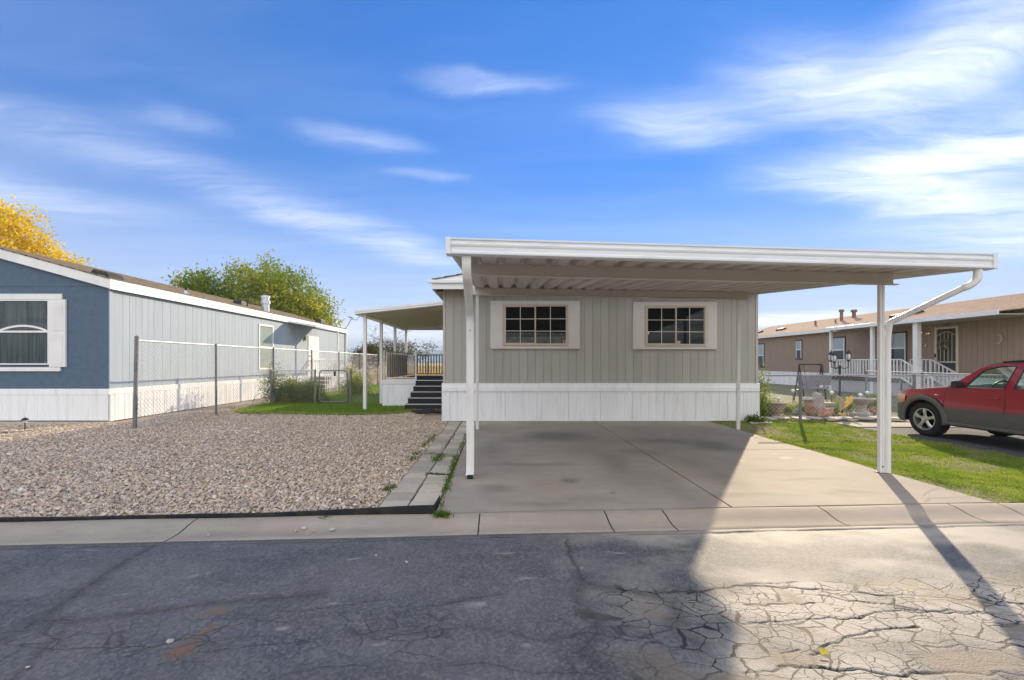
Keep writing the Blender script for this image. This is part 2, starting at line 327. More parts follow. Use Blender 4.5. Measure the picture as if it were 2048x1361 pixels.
def road():
    m, nt, b, N, L = nodes('cracked_asphalt')
    def A(n): a = N('ShaderNodeAttribute'); a.attribute_name = n; return a.outputs['Fac']
    grain = tex(N, L, 110, 3)
    base = mixc(N, L, rng_(N, L, tex(N, L, 1.1, 9, (1,1.6,1), .62), .34, .68), (.058,.064,.074), (.108,.112,.118))
    base = mixc(N, L, rng_(N, L, tex(N, L, 5, 9, (.6,1.6,1), .7), .58, .74, 0, .6), base, (.20,.185,.165))
    speck = N('ShaderNodeTexVoronoi'); speck.inputs['Scale'].default_value = 62
    tc = N('ShaderNodeTexCoord'); L(tc.outputs['Object'], speck.inputs['Vector'])
    base = mixc(N, L, rng_(N, L, speck.outputs['Color'], .30, .95, 0, .6), base, (.23,.215,.195))
    # alligator cracking: warped cells, each piece a slightly different grey
    wn = N('ShaderNodeTexNoise'); wn.inputs['Scale'].default_value = 5.5; wn.inputs['Detail'].default_value = 5; L(tc.outputs['Object'], wn.inputs['Vector'])
    wv = N('ShaderNodeVectorMath'); wv.operation = 'MULTIPLY_ADD'; L(wn.outputs['Color'], wv.inputs[0]); wv.inputs[1].default_value = (.16,.12,0); L(tc.outputs['Object'], wv.inputs[2])
    lines = None
    for scl, st, wd, thr in ((5.0, (1,1.65,0), .034, .0), (10.5, (1,1.6,0), .028, .45)):
        mp = N('ShaderNodeMapping'); mp.inputs['Scale'].default_value = st; L(wv.outputs[0], mp.inputs[0])
        vo = N('ShaderNodeTexVoronoi'); vo.feature = 'DISTANCE_TO_EDGE'; vo.inputs['Scale'].default_value = scl; L(mp.outputs[0], vo.inputs['Vector'])
        vary = rng_(N, L, tex(N, L, 2.3+scl*.3, 4), .35, .68, .25, 1.5)
        w_ = N('ShaderNodeMath'); w_.operation = 'MULTIPLY'; L(vary, w_.inputs[0]); w_.inputs[1].default_value = wd
        dv = N('ShaderNodeMath'); dv.operation = 'DIVIDE'; L(vo.outputs['Distance'], dv.inputs[0]); L(w_.outputs[0], dv.inputs[1])
        ln = rng_(N, L, dv.outputs[0], .55, 1.15, 1, 0)
        zz = N('ShaderNodeMath'); zz.operation = 'MULTIPLY'; L(ln, zz.inputs[0]); L(rng_(N, L, A('zone'), thr, thr+.55), zz.inputs[1])
        if lines is None:
            lines = zz.outputs[0]; vc = N('ShaderNodeTexVoronoi'); vc.inputs['Scale'].default_value = scl; L(mp.outputs[0], vc.inputs['Vector'])
            hv = N('ShaderNodeHueSaturation'); L(rng_(N, L, vc.outputs['Color'], 0, 1, .86, 1.14), hv.inputs['Value']); L(base, hv.inputs['Color']); base = hv.outputs[0]
        else:
            mx_ = N('ShaderNodeMath'); mx_.operation = 'MAXIMUM'; L(lines, mx_.inputs[0]); L(zz.outputs[0], mx_.inputs[1]); lines = mx_.outputs[0]
    base = mixc(N, L, A('worn_sunlit'), base, (.41,.37,.315))  # pale wear, plus the sunlit side's brightness put into the colour
    base = mixc(N, L, A('sand'), base, (.21,.165,.115))
    base = mixc(N, L, A('tar'), base, (.052,.049,.046))
    base = mixc(N, L, A('rust'), base, (.20,.115,.07))
    mx_ = N('ShaderNodeMath'); mx_.operation = 'MAXIMUM'; L(lines, mx_.inputs[0]); L(A('crack'), mx_.inputs[1]); lines = mx_.outputs[0]
    base = mixc(N, L, lines, base, (.026,.023,.020))
    L(base, b.inputs['Base Color']); b.inputs['Roughness'].default_value = .66; b.inputs['Specular IOR Level'].default_value = .38
    bp = N('ShaderNodeBump'); bp.inputs['Strength'].default_value = .55; bp.inputs['Distance'].default_value = .006
    sb = N('ShaderNodeMath'); sb.operation = 'MULTIPLY_ADD'; L(lines, sb.inputs[0]); sb.inputs[1].default_value = -.45; L(grain, sb.inputs[2]); L(sb.outputs[0], bp.inputs['Height']); L(bp.outputs[0], b.inputs['Normal'])
    xs = np.unique(np.round(np.r_[-80, -40, -20, -12, np.arange(-8, -5, .25), np.arange(-5.0, 5.4, .0105), np.arange(5.5, 9, .25), 14, 24, 50, 80], 5))
    yn = 1.62*np.exp(np.linspace(0, math.log(EDGE0/1.62), 290))
    ys = np.unique(np.r_[-8, -4, -1, 0, .6, 1.1, 1.4, yn])
    Xg, Yg = np.meshgrid(xs, ys); Y2 = Yg + SK*Xg
    x = Xg.ravel(); y = Y2.ravel()
    fine = (np.abs(x) < 5.4) & (Yg.ravel() > 1.5)
    crack = np.zeros(len(x)); tar = np.zeros(len(x)); sand = np.zeros(len(x)); worn_sunlit = np.zeros(len(x)); rust = np.zeros(len(x)); zn = np.zeros(len(x)); dz = np.zeros(len(x))
    xf, yf = x[fine], y[fine]
    wx = xf + .07*(fbm(xf*3, yf*3, 21)-.5) + .025*(vnoise(xf*16, yf*16, 4)-.5); wy = yf + .07*(fbm(xf*3+7, yf*3, 33)-.5) + .025*(vnoise(xf*16+9, yf*16, 8)-.5)
    def pl(px):
        pts = [G(a, q, ROADZ) for a, q in px]; d = np.full(len(xf), 9.)
        for p, q in zip(pts[:-1], pts[1:]):
            vx, vy = q.x-p.x, q.y-p.y; t = np.clip(((wx-p.x)*vx+(wy-p.y)*vy)/(vx*vx+vy*vy), 0, 1)
            d = np.minimum(d, np.hypot(wx-p.x-t*vx, wy-p.y-t*vy))
        return d
    traces = [  # (photo trace, crack width, smear width, smear strength)
        ([(345,1066),(210,1150),(90,1232),(0,1280)], .004, .045, .75), ([(40,1245),(150,1240),(300,1222),(430,1208),(520,1198),(640,1190)], .005, .035, .6),
        ([(150,1240),(90,1300),(20,1361)], .004, .035, .5), ([(30,1286),(70,1290),(110,1297),(180,1295),(215,1290),(300,1294),(345,1280),(430,1258),(520,1240)], .008, .0, 0),
        ([(215,1290),(228,1262),(222,1245)], .008, 0, 0), ([(1137,1078),(1136,1110),(1160,1150),(1172,1165),(1270,1182),(1330,1185),(1420,1178),(1500,1170),(1592,1163)], .008, .02, .5),
        ([(1165,1155),(1150,1195),(1190,1235),(1195,1262),(1160,1300),(1200,1330),(1215,1361)], .004, .05, .6), ([(1175,1168),(1270,1185),(1340,1200),(1355,1230),(1340,1260),(1400,1290)], .004, .045, .65),
        ([(860,1210),(900,1205),(960,1195),(1000,1190)], .006, .02, .5), ([(560,1216),(610,1222),(700,1210),(780,1200)], .004, .01, .3),
        ([(400,1300),(470,1296),(560,1285),(640,1275),(700,1262)], .006, 0, 0), ([(700,1262),(760,1272),(850,1262),(930,1250),(1010,1262)], .007, .03, .4),
        ([(560,1350),(640,1335),(700,1330),(760,1338)], .008, .0, 0), ([(1010,1262),(1100,1275),(1170,1262),(1260,1275),(1340,1262)], .007, .02, .4), ([(880,1330),(960,1320),(1060,1345),(1180,1350)], .006, .03, .4),
        ([(1370,1185),(1480,1172),(1640,1180),(1760,1190),(1860,1196),(1990,1203),(2048,1208)], .010, .03, .0),
        ([(1640,1190),(1700,1205),(1800,1212),(1900,1228),(2048,1232)], .009, 0, 0), ([(1480,1205),(1560,1207),(1640,1212)], .008, 0, 0), ([(1790,1190),(1792,1212)], .008, 0, 0), ([(1830,1188),(1838,1218),(1800,1220)], .008, 0, 0),
        ([(1480,1245),(1600,1238),(1700,1243),(1790,1225),(1870,1222),(1990,1228)], .008, 0, 0), ([(1560,1335),(1580,1333),(1640,1338),(1700,1342),(1790,1350),(1900,1345),(2048,1352)], .013, 0, 0),
        ([(1480,1350),(1530,1352),(1580,1333),(1565,1310),(1600,1300)], .011, 0, 0), ([(1640,1338),(1625,1310),(1660,1290),(1760,1262),(1840,1258)], .009, 0, 0)]
    cf = np.zeros(len(xf)); tf = np.zeros(len(xf)); sf = np.zeros(len(xf))
    jit = .45 + 1.1*fbm(xf*6, yf*6, 61); gap = np.clip((fbm(xf*2.4, yf*2.4, 71)-.36)*6, 0, 1)
    for px, w, sw, ss in traces:
        d = pl(px); cf = np.maximum(cf, np.clip(1.3 - d/(.62*w*jit), 0, 1)*(.75 if px[0][0] < 1300 else 1)*(0.35+.65*gap))
        if sw: tf = np.maximum(tf, ss*np.clip(1.25 - d/(sw*(.5+jit)), 0, 1)*(.35+.65*fbm(xf*12, yf*12, 81)))
    # alligator cracking: Voronoi cells, strongest on the right beyond the first long crack
    yy = yf - SK*xf
    zone = np.clip((2.90 - yy + .22*(fbm(xf*1.2, yf*1.2, 13)-.5))/.10, 0, 1)*np.clip((xf - .45)/.7, 0, 1)
    zone2 = np.clip((2.72 - yy)/.15, 0, 1)*.30
    keep = np.clip((fbm(xf*1.8, yf*1.8, 45)-.28)*5, .62, 1)
    zf_ = np.clip(np.maximum(zone*keep, zone2*np.clip((fbm(xf*1.1, yf*1.1, 47)-.46)*7, 0, 1)), 0, 1)
    sandm = np.clip((fbm(xf*2.6, yf*5.0, 191, 6)-.56)*10, 0, 1)*np.clip((2.95-yy)/.2, 0, 1)*np.clip((xf-.5)/.5, .10, 1)
    zf_ = zf_*(1-.8*sandm); cf = cf*(1-.6*sandm*(xf > .3)); sf = np.maximum(sf, .85*sandm)
    # kerb-side tar lip and pale wear with sunlit brightness painted in on the right
    lip = np.clip((yy-(EDGE0-.055+.02*(fbm(xf*7, yf*0, 17)-.5)))/.012, 0, 1); tf = np.maximum(tf, .35*lip)
    seam = np.abs(yy-(EDGE0-.06+.012*(vnoise(xf*5, xf*0, 19)-.5))); cf = np.maximum(cf, .9*np.clip(1.2-seam/.007, 0, 1)*np.clip((fbm(xf*2.0, xf*0+3, 23)-.35)*6, .15, 1))
    wf = np.clip((fbm(xf*1.6, yf*2.6, 51, 6)-.30)*2.8, 0, .85)*np.clip((xf-.3)/1.2, .10, 1)
    # rust-brown wash on the left
    c0 = G(370, 1300, ROADZ); c1 = G(430, 1225, ROADZ)
    def blob(c, rx, ry, rot=0):
        ca, sa = math.cos(rot), math.sin(rot); u = (wx-c.x)*ca+(wy-c.y)*sa; v = -(wx-c.x)*sa+(wy-c.y)*ca
        return np.clip(1.25-np.hypot(u/rx, v/ry), 0, 1)
    rf = np.maximum(1.1*blob(G(368,1297,ROADZ), .085, .085), .9*blob(G(405,1265,ROADZ), .11, .035, 1.05)); rf = np.maximum(rf, .8*blob(c1, .10, .045, .5))*(.5+.7*fbm(xf*8, yf*8, 41))
    for c, q in ((G(1067,1280,ROADZ), .05), (G(700,1165,ROADZ), .05), (G(1165,1135,ROADZ), .02)): wf = np.maximum(wf, .7*blob(c, q*1.3, q)*(fbm(xf*14, yf*14, 5) > .5))
    for (px_, py_, a_, b_, ro) in ((400,1150,.11,.03,.5),(385,1175,.07,.02,.3),(520,1185,.08,.02,.1),(905,1130,.12,.02,.0),(700,1120,.10,.02,.2),(650,1210,.10,.02,.2),(960,1210,.10,.04,.2),(1010,1105,.14,.015,.0),(770,1280,.08,.03,.3),(240,1190,.06,.015,.4),(560,1260,.06,.02,.3),(1050,1160,.10,.03,.1),(1235,1105,.10,.02,0),(180,1100,.09,.012,0)): wf = np.maximum(wf, .62*blob(G(px_, py_, ROADZ), a_, b_, ro)*np.clip((fbm(xf*18, yf*26, 7, 3)-.36)*4, 0, 1))
    crack[fine] = np.clip(cf, 0, 1); zn[fine] = zf_; tar[fine] = tf; sand[fine] = sf; worn_sunlit[fine] = wf; rust[fine] = np.clip(rf, 0, 1)
    dz[fine] = -.008*np.clip(cf, 0, 1) + .010*(fbm(xf*1.0, yf*1.0, 77)-.5) + .004*(fbm(xf*5, yf*5, 78)-.5) - .002*sf + .006*lip
    i = np.arange(len(ys)-1)[:, None]*len(xs) + np.arange(len(xs)-1)[None, :]
    Fc = np.stack([i, i+1, i+len(xs)+1, i+len(xs)], -1).reshape(-1, 4)
    o = np_obj('street', np.c_[x, y, ROADZ+dz], Fc, m, attrs=dict(crack=crack, tar=tar, sand=sand, worn_sunlit=worn_sunlit, rust=rust, zone=zn), smooth=True)
    o['kind'] = 'structure'
road()

def concrete(name, col, stain=(.20,.175,.15)):
    m, nt, b, N, L = nodes(name)
    a = N('ShaderNodeAttribute'); a.attribute_name = 'stain'; a2 = N('ShaderNodeAttribute'); a2.attribute_name = 'pale'
    c = mixc(N, L, rng_(N, L, tex(N, L, .9, 9, (1,1,1), .62), .35, .68), sc_(col, .84), sc_(col, 1.12))
    c = mixc(N, L, rng_(N, L, tex(N, L, .55, 6, (1,1,1), .6), .45, .66, 0, .45), c, tuple(q*k for q, k in zip(col, (.80,.72,.64))))
    c = mixc(N, L, rng_(N, L, tex(N, L, 4.5, 9, (.6,2.5,1), .7), .50, .74, 0, .5), c, sc_(col, .62))
    c = mixc(N, L, rng_(N, L, tex(N, L, 11, 9, (1,1.6,1), .75), .60, .78, 0, .5), c, sc_(col, 1.35))
    sp = N('ShaderNodeTexVoronoi'); sp.inputs['Scale'].default_value = 130; tc = N('ShaderNodeTexCoord'); L(tc.outputs['Object'], sp.inputs['Vector'])
    c = mixc(N, L, rng_(N, L, sp.outputs['Color'], .2, .9, 0, .18), c, sc_(col, .55))
    c = mixc(N, L, a.outputs['Fac'], c, stain); c = mixc(N, L, a2.outputs['Fac'], c, sc_(col, 1.45))
    L(c, b.inputs['Base Color']); b.inputs['Roughness'].default_value = .8; b.inputs['Specular IOR Level'].default_value = .3
    bp = N('ShaderNodeBump'); bp.inputs['Strength'].default_value = .3; bp.inputs['Distance'].default_value = .004
    L(tex(N, L, 70, 5), bp.inputs['Height']); L(bp.outputs[0], b.inputs['Normal']); return m
CONC = concrete('driveway_concrete', (.375,.325,.268)); CONCG = concrete('gutter_concrete', (.405,.345,.28)); PAVE = M('paver_concrete', (.47,.41,.33), .85, .12, 3, bump=.35, bscale=80, rand=.22, dirt=(.22,.2,.15), dirt_amt=.5, dscale=4)
CONC_B = M('bare_concrete', (.42,.37,.30), .85, .12, 3, bump=.3, bscale=80)

def gutter():
    root = bpy.data.objects.new('gutter', None); link(root); ORG[root.name] = Vector((0,0,0)); root['kind'] = 'structure'
    cuts = sorted([-14, -11, -8, -5.8, G(390,1040).x, -.2, G(1198,1022).x+.05, G(1325,1021).x, G(1640,1015).x, G(1890,1007).x, G(1985,1004).x, 7.6, 9, 12, 16])
    for a, c in zip(cuts[:-1], cuts[1:]):
        xs = np.linspace(a+.006, c-.006, max(3, int((c-a)/.06)))
        prof = [(-.14,-.10),(0.0,-.058),(.006,-.050),(.10,-.052),(.17,-.050),(.24,-.036),(.31,-.016),(.38,-.004),(.43,0),(.446,-.006),(.45,-.10)]
        V = []; st = []
        for (dy, z) in prof:
            for xx in xs:
                lip = .035*(fbm(np.array([xx*9.]), np.array([2.]), 27)[0]-.5) if dy < 0.01 and z > -.09 else 0
                V.append((xx, EDGE0+dy+lip+SK*xx, z + .003*math.sin(xx*3.1))); st.append((.45 if .06 < dy < .2 else .1)*max(0, float(fbm(np.array([xx*1.6]), np.array([dy*8]), 29)[0])-.35)*2)
        n = len(xs); i = np.arange(len(prof)-1)[:, None]*n + np.arange(n-1)[None, :]
        Fc = np.stack([i, i+1, i+n+1, i+n], -1).reshape(-1, 4)
        np_obj('gutter_section', V, Fc, CONCG, root, dict(stain=st), smooth=True)
gutter()

DX0, DX1, DYB = -0.64, 5.30, 10.86
def driveway():
    root = bpy.data.objects.new('driveway', None); link(root); ORG[root.name] = Vector((0,0,0)); root['kind'] = 'structure'
    cx, cy = 2.40, 7.28
    for (xa, xb) in ((DX0, cx-.011), (cx+.011, DX1)):
        for (near, far) in ((None, cy-.009), (cy+.009, DYB)):
            nx = int((xb-xa)/.03)+1; xs = np.linspace(xa, xb, nx); ny = 110
            V = []; 
            Xg = np.repeat(xs[None], ny, 0); t = np.linspace(0, 1, ny)[:, None]
            y0 = (BACK0 + .012 + SK*xs)[None] if near is None else np.full((1, nx), near)
            Yg = y0 + (far - y0)*t
            Z = .003*(fbm(Xg*.8, Yg*.8, 3)-.5)
            x, y = Xg.ravel(), Yg.ravel(); wx = x+.25*(fbm(x*2, y*2, 6)-.5); wy = y+.25*(fbm(x*2+5, y*2, 7)-.5)
            st = np.zeros(len(x)); pa = np.zeros(len(x))
            def sp(px, py, rx, ry, k):
                c = G(px, py); return 1.5*k*np.clip(1.3-np.hypot((wx-c.x)/rx, (wy-c.y)/ry), 0, 1)*(.75+1.0*fbm(x*5, y*5, 31))
            for s_ in ((1110,873,.75,.55,.62),(1040,880,.5,.4,.25),(1330,882,.85,.35,.40),(1420,890,.45,.55,.55),(1290,905,.6,.3,.28),(1135,962,.10,.12,.6),(1220,988,.04,.035,.85),(1270,960,.5,.9,.22),(1390,930,.3,.9,.18),(1010,925,.06,.06,.5),(1340,975,.25,1.0,.25),(1180,1000,.5,.2,.22),(1060,930,.9,.12,.3),(980,900,.3,.8,.3),(1500,990,.5,.10,.35),(1620,960,.5,.07,.3),(1560,940,.6,.06,.35),(1700,985,.4,.08,.3),(1450,960,.25,.5,.3),(1230,930,.25,.9,.3),(1080,1005,.5,.10,.3),(990,975,.25,.2,.35)): st = np.maximum(st, sp(*s_))
            for s_ in ((1570,917,.09,.05,1.0),(1545,908,.05,.03,.7),(1480,920,.05,.04,.4),(1600,920,.04,.02,.6)): pa = np.maximum(pa, sp(*s_))
            # hairline cracks
            def hair(px, w=.006):
                pts = [G(*p) for p in px]; d = np.full(len(x), 9.); qx = x+.03*(vnoise(x*14, y*14, 2)-.5)
                for p, q in zip(pts[:-1], pts[1:]):
                    vx, vy = q.x-p.x, q.y-p.y; tt = np.clip(((qx-p.x)*vx+(y-p.y)*vy)/(vx*vx+vy*vy), 0, 1); d = np.minimum(d, np.hypot(qx-p.x-tt*vx, y-p.y-tt*vy))
                return .8*np.clip(1.4-d/w, 0, 1)
            for h_ in ([(1848,992),(1856,984),(1875,977),(1905,982)], [(1850,1005),(1860,997),(1910,995),(1940,994)], [(1290,1020),(1325,1023)]): st = np.maximum(st, hair(h_, .014))
            i = np.arange(ny-1)[:, None]*nx + np.arange(nx-1)[None, :]
            Fc = np.stack([i, i+1, i+nx+1, i+nx], -1).reshape(-1, 4)
            V = np.stack([Xg, Yg, Z], -1).reshape(-1, 3)
            # turned-down edges
            per = np.r_[np.arange(nx), np.arange(1, ny)*nx+nx-1, (ny-1)*nx+np.arange(nx-2, -1, -1), np.arange(ny-2, 0, -1)*nx]
            low = V[per].copy(); low[:, 2] = -.12; b0 = len(V); V = np.r_[V, low]; k = np.arange(len(per)); k2 = (k+1) % len(per)
            Fc = np.r_[Fc, np.stack([per[k2], per[k], b0+k, b0+k2], -1)]
            np_obj('driveway_slab', V, Fc, CONC, root, dict(stain=np.r_[np.clip(st, 0, 1), np.zeros(len(per))], pale=np.r_[np.clip(pa, 0, 1), np.zeros(len(per))]))
driveway()

def pavers():
    root = bpy.data.objects.new('paver_path', None); link(root); ORG[root.name] = Vector((0,0,0)); root['kind'] = 'structure'
    bed = MB().box(-1.27, DX0-.01, BACK0-.02, 11.3, -.10, -.035); bed.build('sand_bed', M('sandy_soil', (.16,.13,.09), .95, .3, 6), root)
    mesh = None
    for col, xc in enumerate((-1.118, -.812)):
        y = BACK0 + .075 + (.0 if col else -.03)
        while y < 11.0:
            d = .298
            if mesh is None:
                o = MB().box(-.144, .144, -.144, .144, -.05, 0).build('paver', PAVE, root, bevel=.006); mesh = o
            else:
                o = bpy.data.objects.new('paver', mesh.data); link(o); o.parent = root; ORG[o.name] = ORG[root.name]
                bm = o.modifiers.new('bevel', 'BEVEL'); bm.width = .006; bm.segments = 2
            o.location = (xc + random.uniform(-.006, .006), y + .15, random.uniform(-.010, .010)-.004); o.rotation_euler = (random.uniform(-.012, .012), random.uniform(-.012, .012), random.uniform(-.015, .015))
            y += .303 + random.uniform(-.002, .006)
pavers()

# ------------------------------------------------------------------ gravel bed, lawns
def M_stone(name, cols):
    m, nt, b, N, L = nodes(name); a = N('ShaderNodeAttribute'); a.attribute_name = 'tint'
    cr = N('ShaderNodeValToRGB'); pass; e = cr.color_ramp.elements; e[0].color = (*cols[0], 1); e[1].color = (*cols[-1], 1)
    for i, c in enumerate(cols[1:-1]): q = e.new((i+1)/(len(cols)-1)); q.color = (*c, 1)
    L(a.outputs['Fac'], cr.inputs[0]); L(mixc(N, L, rng_(N, L, tex(N, L, 60, 3), .35, .7, 0, .35), cr.outputs[0], (.36,.30,.24)), b.inputs['Base Color']); b.inputs['Roughness'].default_value = .8; b.inputs['Specular IOR Level'].default_value = .3; return m
GRAV = M_stone('river_gravel', [(.32,.27,.23),(.60,.47,.34),(.70,.57,.43),(.42,.32,.24),(.78,.66,.52),(.60,.42,.30),(.36,.32,.30),(.88,.79,.67),(.68,.54,.40),(.50,.40,.31)])
def ico():
    t = (1+5**.5)/2
    v = np.array([(-1,t,0),(1,t,0),(-1,-t,0),(1,-t,0),(0,-1,t),(0,1,t),(0,-1,-t),(0,1,-t),(t,0,-1),(t,0,1),(-t,0,-1),(-t,0,1)], float); v /= np.linalg.norm(v[0])
    f = np.array([(0,11,5),(0,5,1),(0,1,7),(0,7,10),(0,10,11),(1,5,9),(5,11,4),(11,10,2),(10,7,6),(7,1,8),(3,9,4),(3,4,2),(3,2,6),(3,6,8),(3,8,9),(4,9,5),(2,4,11),(6,2,10),(8,6,7),(9,8,1)]); return v, f
IV, IF = ico()
def stones(name, pts, sizes, mat, parent=None, flat=.6, seed=1, tint=None):
    r = np.random.default_rng(seed); n = len(pts); va = [IV*(1+.25*r.standard_normal((12,1)))*np.array([1, .78, flat])*(1+.12*r.standard_normal((12,3))) for _ in range(8)]
    V = np.stack(va)[r.integers(0, 8, n)]; a = r.random(n)*6.283; ca, sa = np.cos(a), np.sin(a); tl = .35*r.standard_normal(n)
    x = V[:,:,0]*ca[:,None]-V[:,:,1]*sa[:,None]; y = V[:,:,0]*sa[:,None]+V[:,:,1]*ca[:,None]; z = V[:,:,2]+x*tl[:,None]
    P = np.stack([x, y, z], -1)*sizes[:,None,None] + pts[:,None,:]
    Fc = (IF[None] + 12*np.arange(n)[:,None,None]).reshape(-1, 3)
    tn = np.repeat(r.random(n) if tint is None else tint, 12)
    return np_obj(name, P.reshape(-1,3), Fc, mat, parent, dict(tint=tn))
def gravel_edge_left(y):    # left limit of the bed: the blue house's wall, and in front of it the slab path
    return np.where(y > 10.6, -9.9, -14.0)
def lawn_front(x):          # front edge of the side lawn
    return 12.15 + .10*np.sin(x*1.7) + .9*np.clip((-7.2-x)/1.0, 0, 1.2)**1.2 + .35*np.clip((x+3.1)/1.0, 0, 1)*3.0
def gravel():
    base = M('gravel_fines', (.36,.285,.21), .95, .35, 22, bump=.8, bscale=50)
    xs = np.linspace(-18, -1.25, 60); ys = np.linspace(0, 1, 50)
    Xg, t = np.meshgrid(xs, ys); y0 = BACK0+.012+SK*Xg; Yg = y0+(18.5-y0)*t
    V = np.stack([Xg, Yg, -.030+.012*fbm(Xg*2, Yg*2, 9)], -1).reshape(-1, 3); i = np.arange(49)[:,None]*60+np.arange(59)[None]
    o = np_obj('gravel_bed', V, np.stack([i, i+1, i+61, i+60], -1).reshape(-1, 4), base, smooth=True); o['kind'] = 'structure'
    r = np.random.default_rng(5)
    P = []
    for (ya, yb, dens) in ((4.0, 5.6, 1350), (5.6, 7.5, 1050), (7.5, 10, 800), (10, 13.2, 560), (13.2, 18, 260)):
        n = int((yb-ya)*13*dens); q = np.c_[r.uniform(-14, -1.2, n), r.uniform(ya, yb, n)]
        q = q[(q[:,0] > -1.21*q[:,1]-.4) & (q[:,1] > BACK0+.03+SK*q[:,0])]
        q = q[(q[:,0] < -1.275) | ((q[:,1] < BACK0+.075+SK*q[:,0]) & (q[:,0] < -.68))]
        q = q[~((q[:,1] > 10.6) & (q[:,0] < -9.85))]
        lf = lawn_front(q[:,0]); q = q[(q[:,1] < lf+.05*r.standard_normal(len(q))) | (q[:,0] < -8.15+.12*r.standard_normal(len(q)))]
        sl = G(218,847); q = q[~((q[:,0] < -9.2) & (q[:,1] > 10.55 - .115*(-9.2-q[:,0])+.06*r.standard_normal(len(q))))]
        q = q[~((q[:,0] > -2.15) & (q[:,1] > 10.9))]
        P.append(q)
    P = np.concatenate(P); n = len(P)
    size = np.clip(.0140*np.exp(.32*r.standard_normal(n)), .008, .042)
    z = -.022 + .012*fbm(P[:,0]*2, P[:,1]*2, 9) + size*.28 + .008*r.random(n)
    o = stones('gravel', np.c_[P, z], size, GRAV, seed=3); tag(o, 'tan and grey river gravel spread beside the driveway pavers', 'gravel', kind='stuff')
    print('stones', n)
gravel()

def M_grass(name, cols): return M_leaf(name, cols, .5, .6)
GRASS_R = M_grass('sunny_grass', [(.10,.17,.02),(.19,.31,.03),(.33,.43,.05),(.56,.49,.15)])
GRASS_L = M_grass('lawn_grass', [(.13,.22,.03),(.22,.36,.045),(.32,.45,.06),(.58,.44,.16)])
DRYG = M_grass('dry_grass', [(.30,.20,.07),(.42,.30,.12),(.52,.40,.18),(.24,.22,.08)])
def blades(name, P, hgt, wid, tint, mat, lean=.5, seed=1, parent=None):
    r = np.random.default_rng(seed); n = len(P); a = r.random(n)*6.283; d = np.c_[np.cos(a), np.sin(a)]; ln = lean*hgt*r.random(n); b = r.random(n)*6.283
    base = P; mid = P.copy(); mid[:,0] += ln*.35*np.cos(b); mid[:,1] += ln*.35*np.sin(b); mid[:,2] += hgt*.55
    tip = P.copy(); tip[:,0] += ln*np.cos(b); tip[:,1] += ln*np.sin(b); tip[:,2] += hgt*np.sqrt(np.clip(1-(ln/hgt)**2*.5, .3, 1))
    w = np.c_[d*wid[:,None]/2, np.zeros(n)]
    V = np.stack([base-w, base+w, mid+w*.8, mid-w*.8, tip], 1).reshape(-1, 3); k = 5*np.arange(n)[:,None]
    T = np.concatenate([k+[0,1,2], k+[0,2,3], k+[3,2,4]], 0)
    return np_obj(name, V, T, mat, parent, dict(tint=np.repeat(tint, 5)))
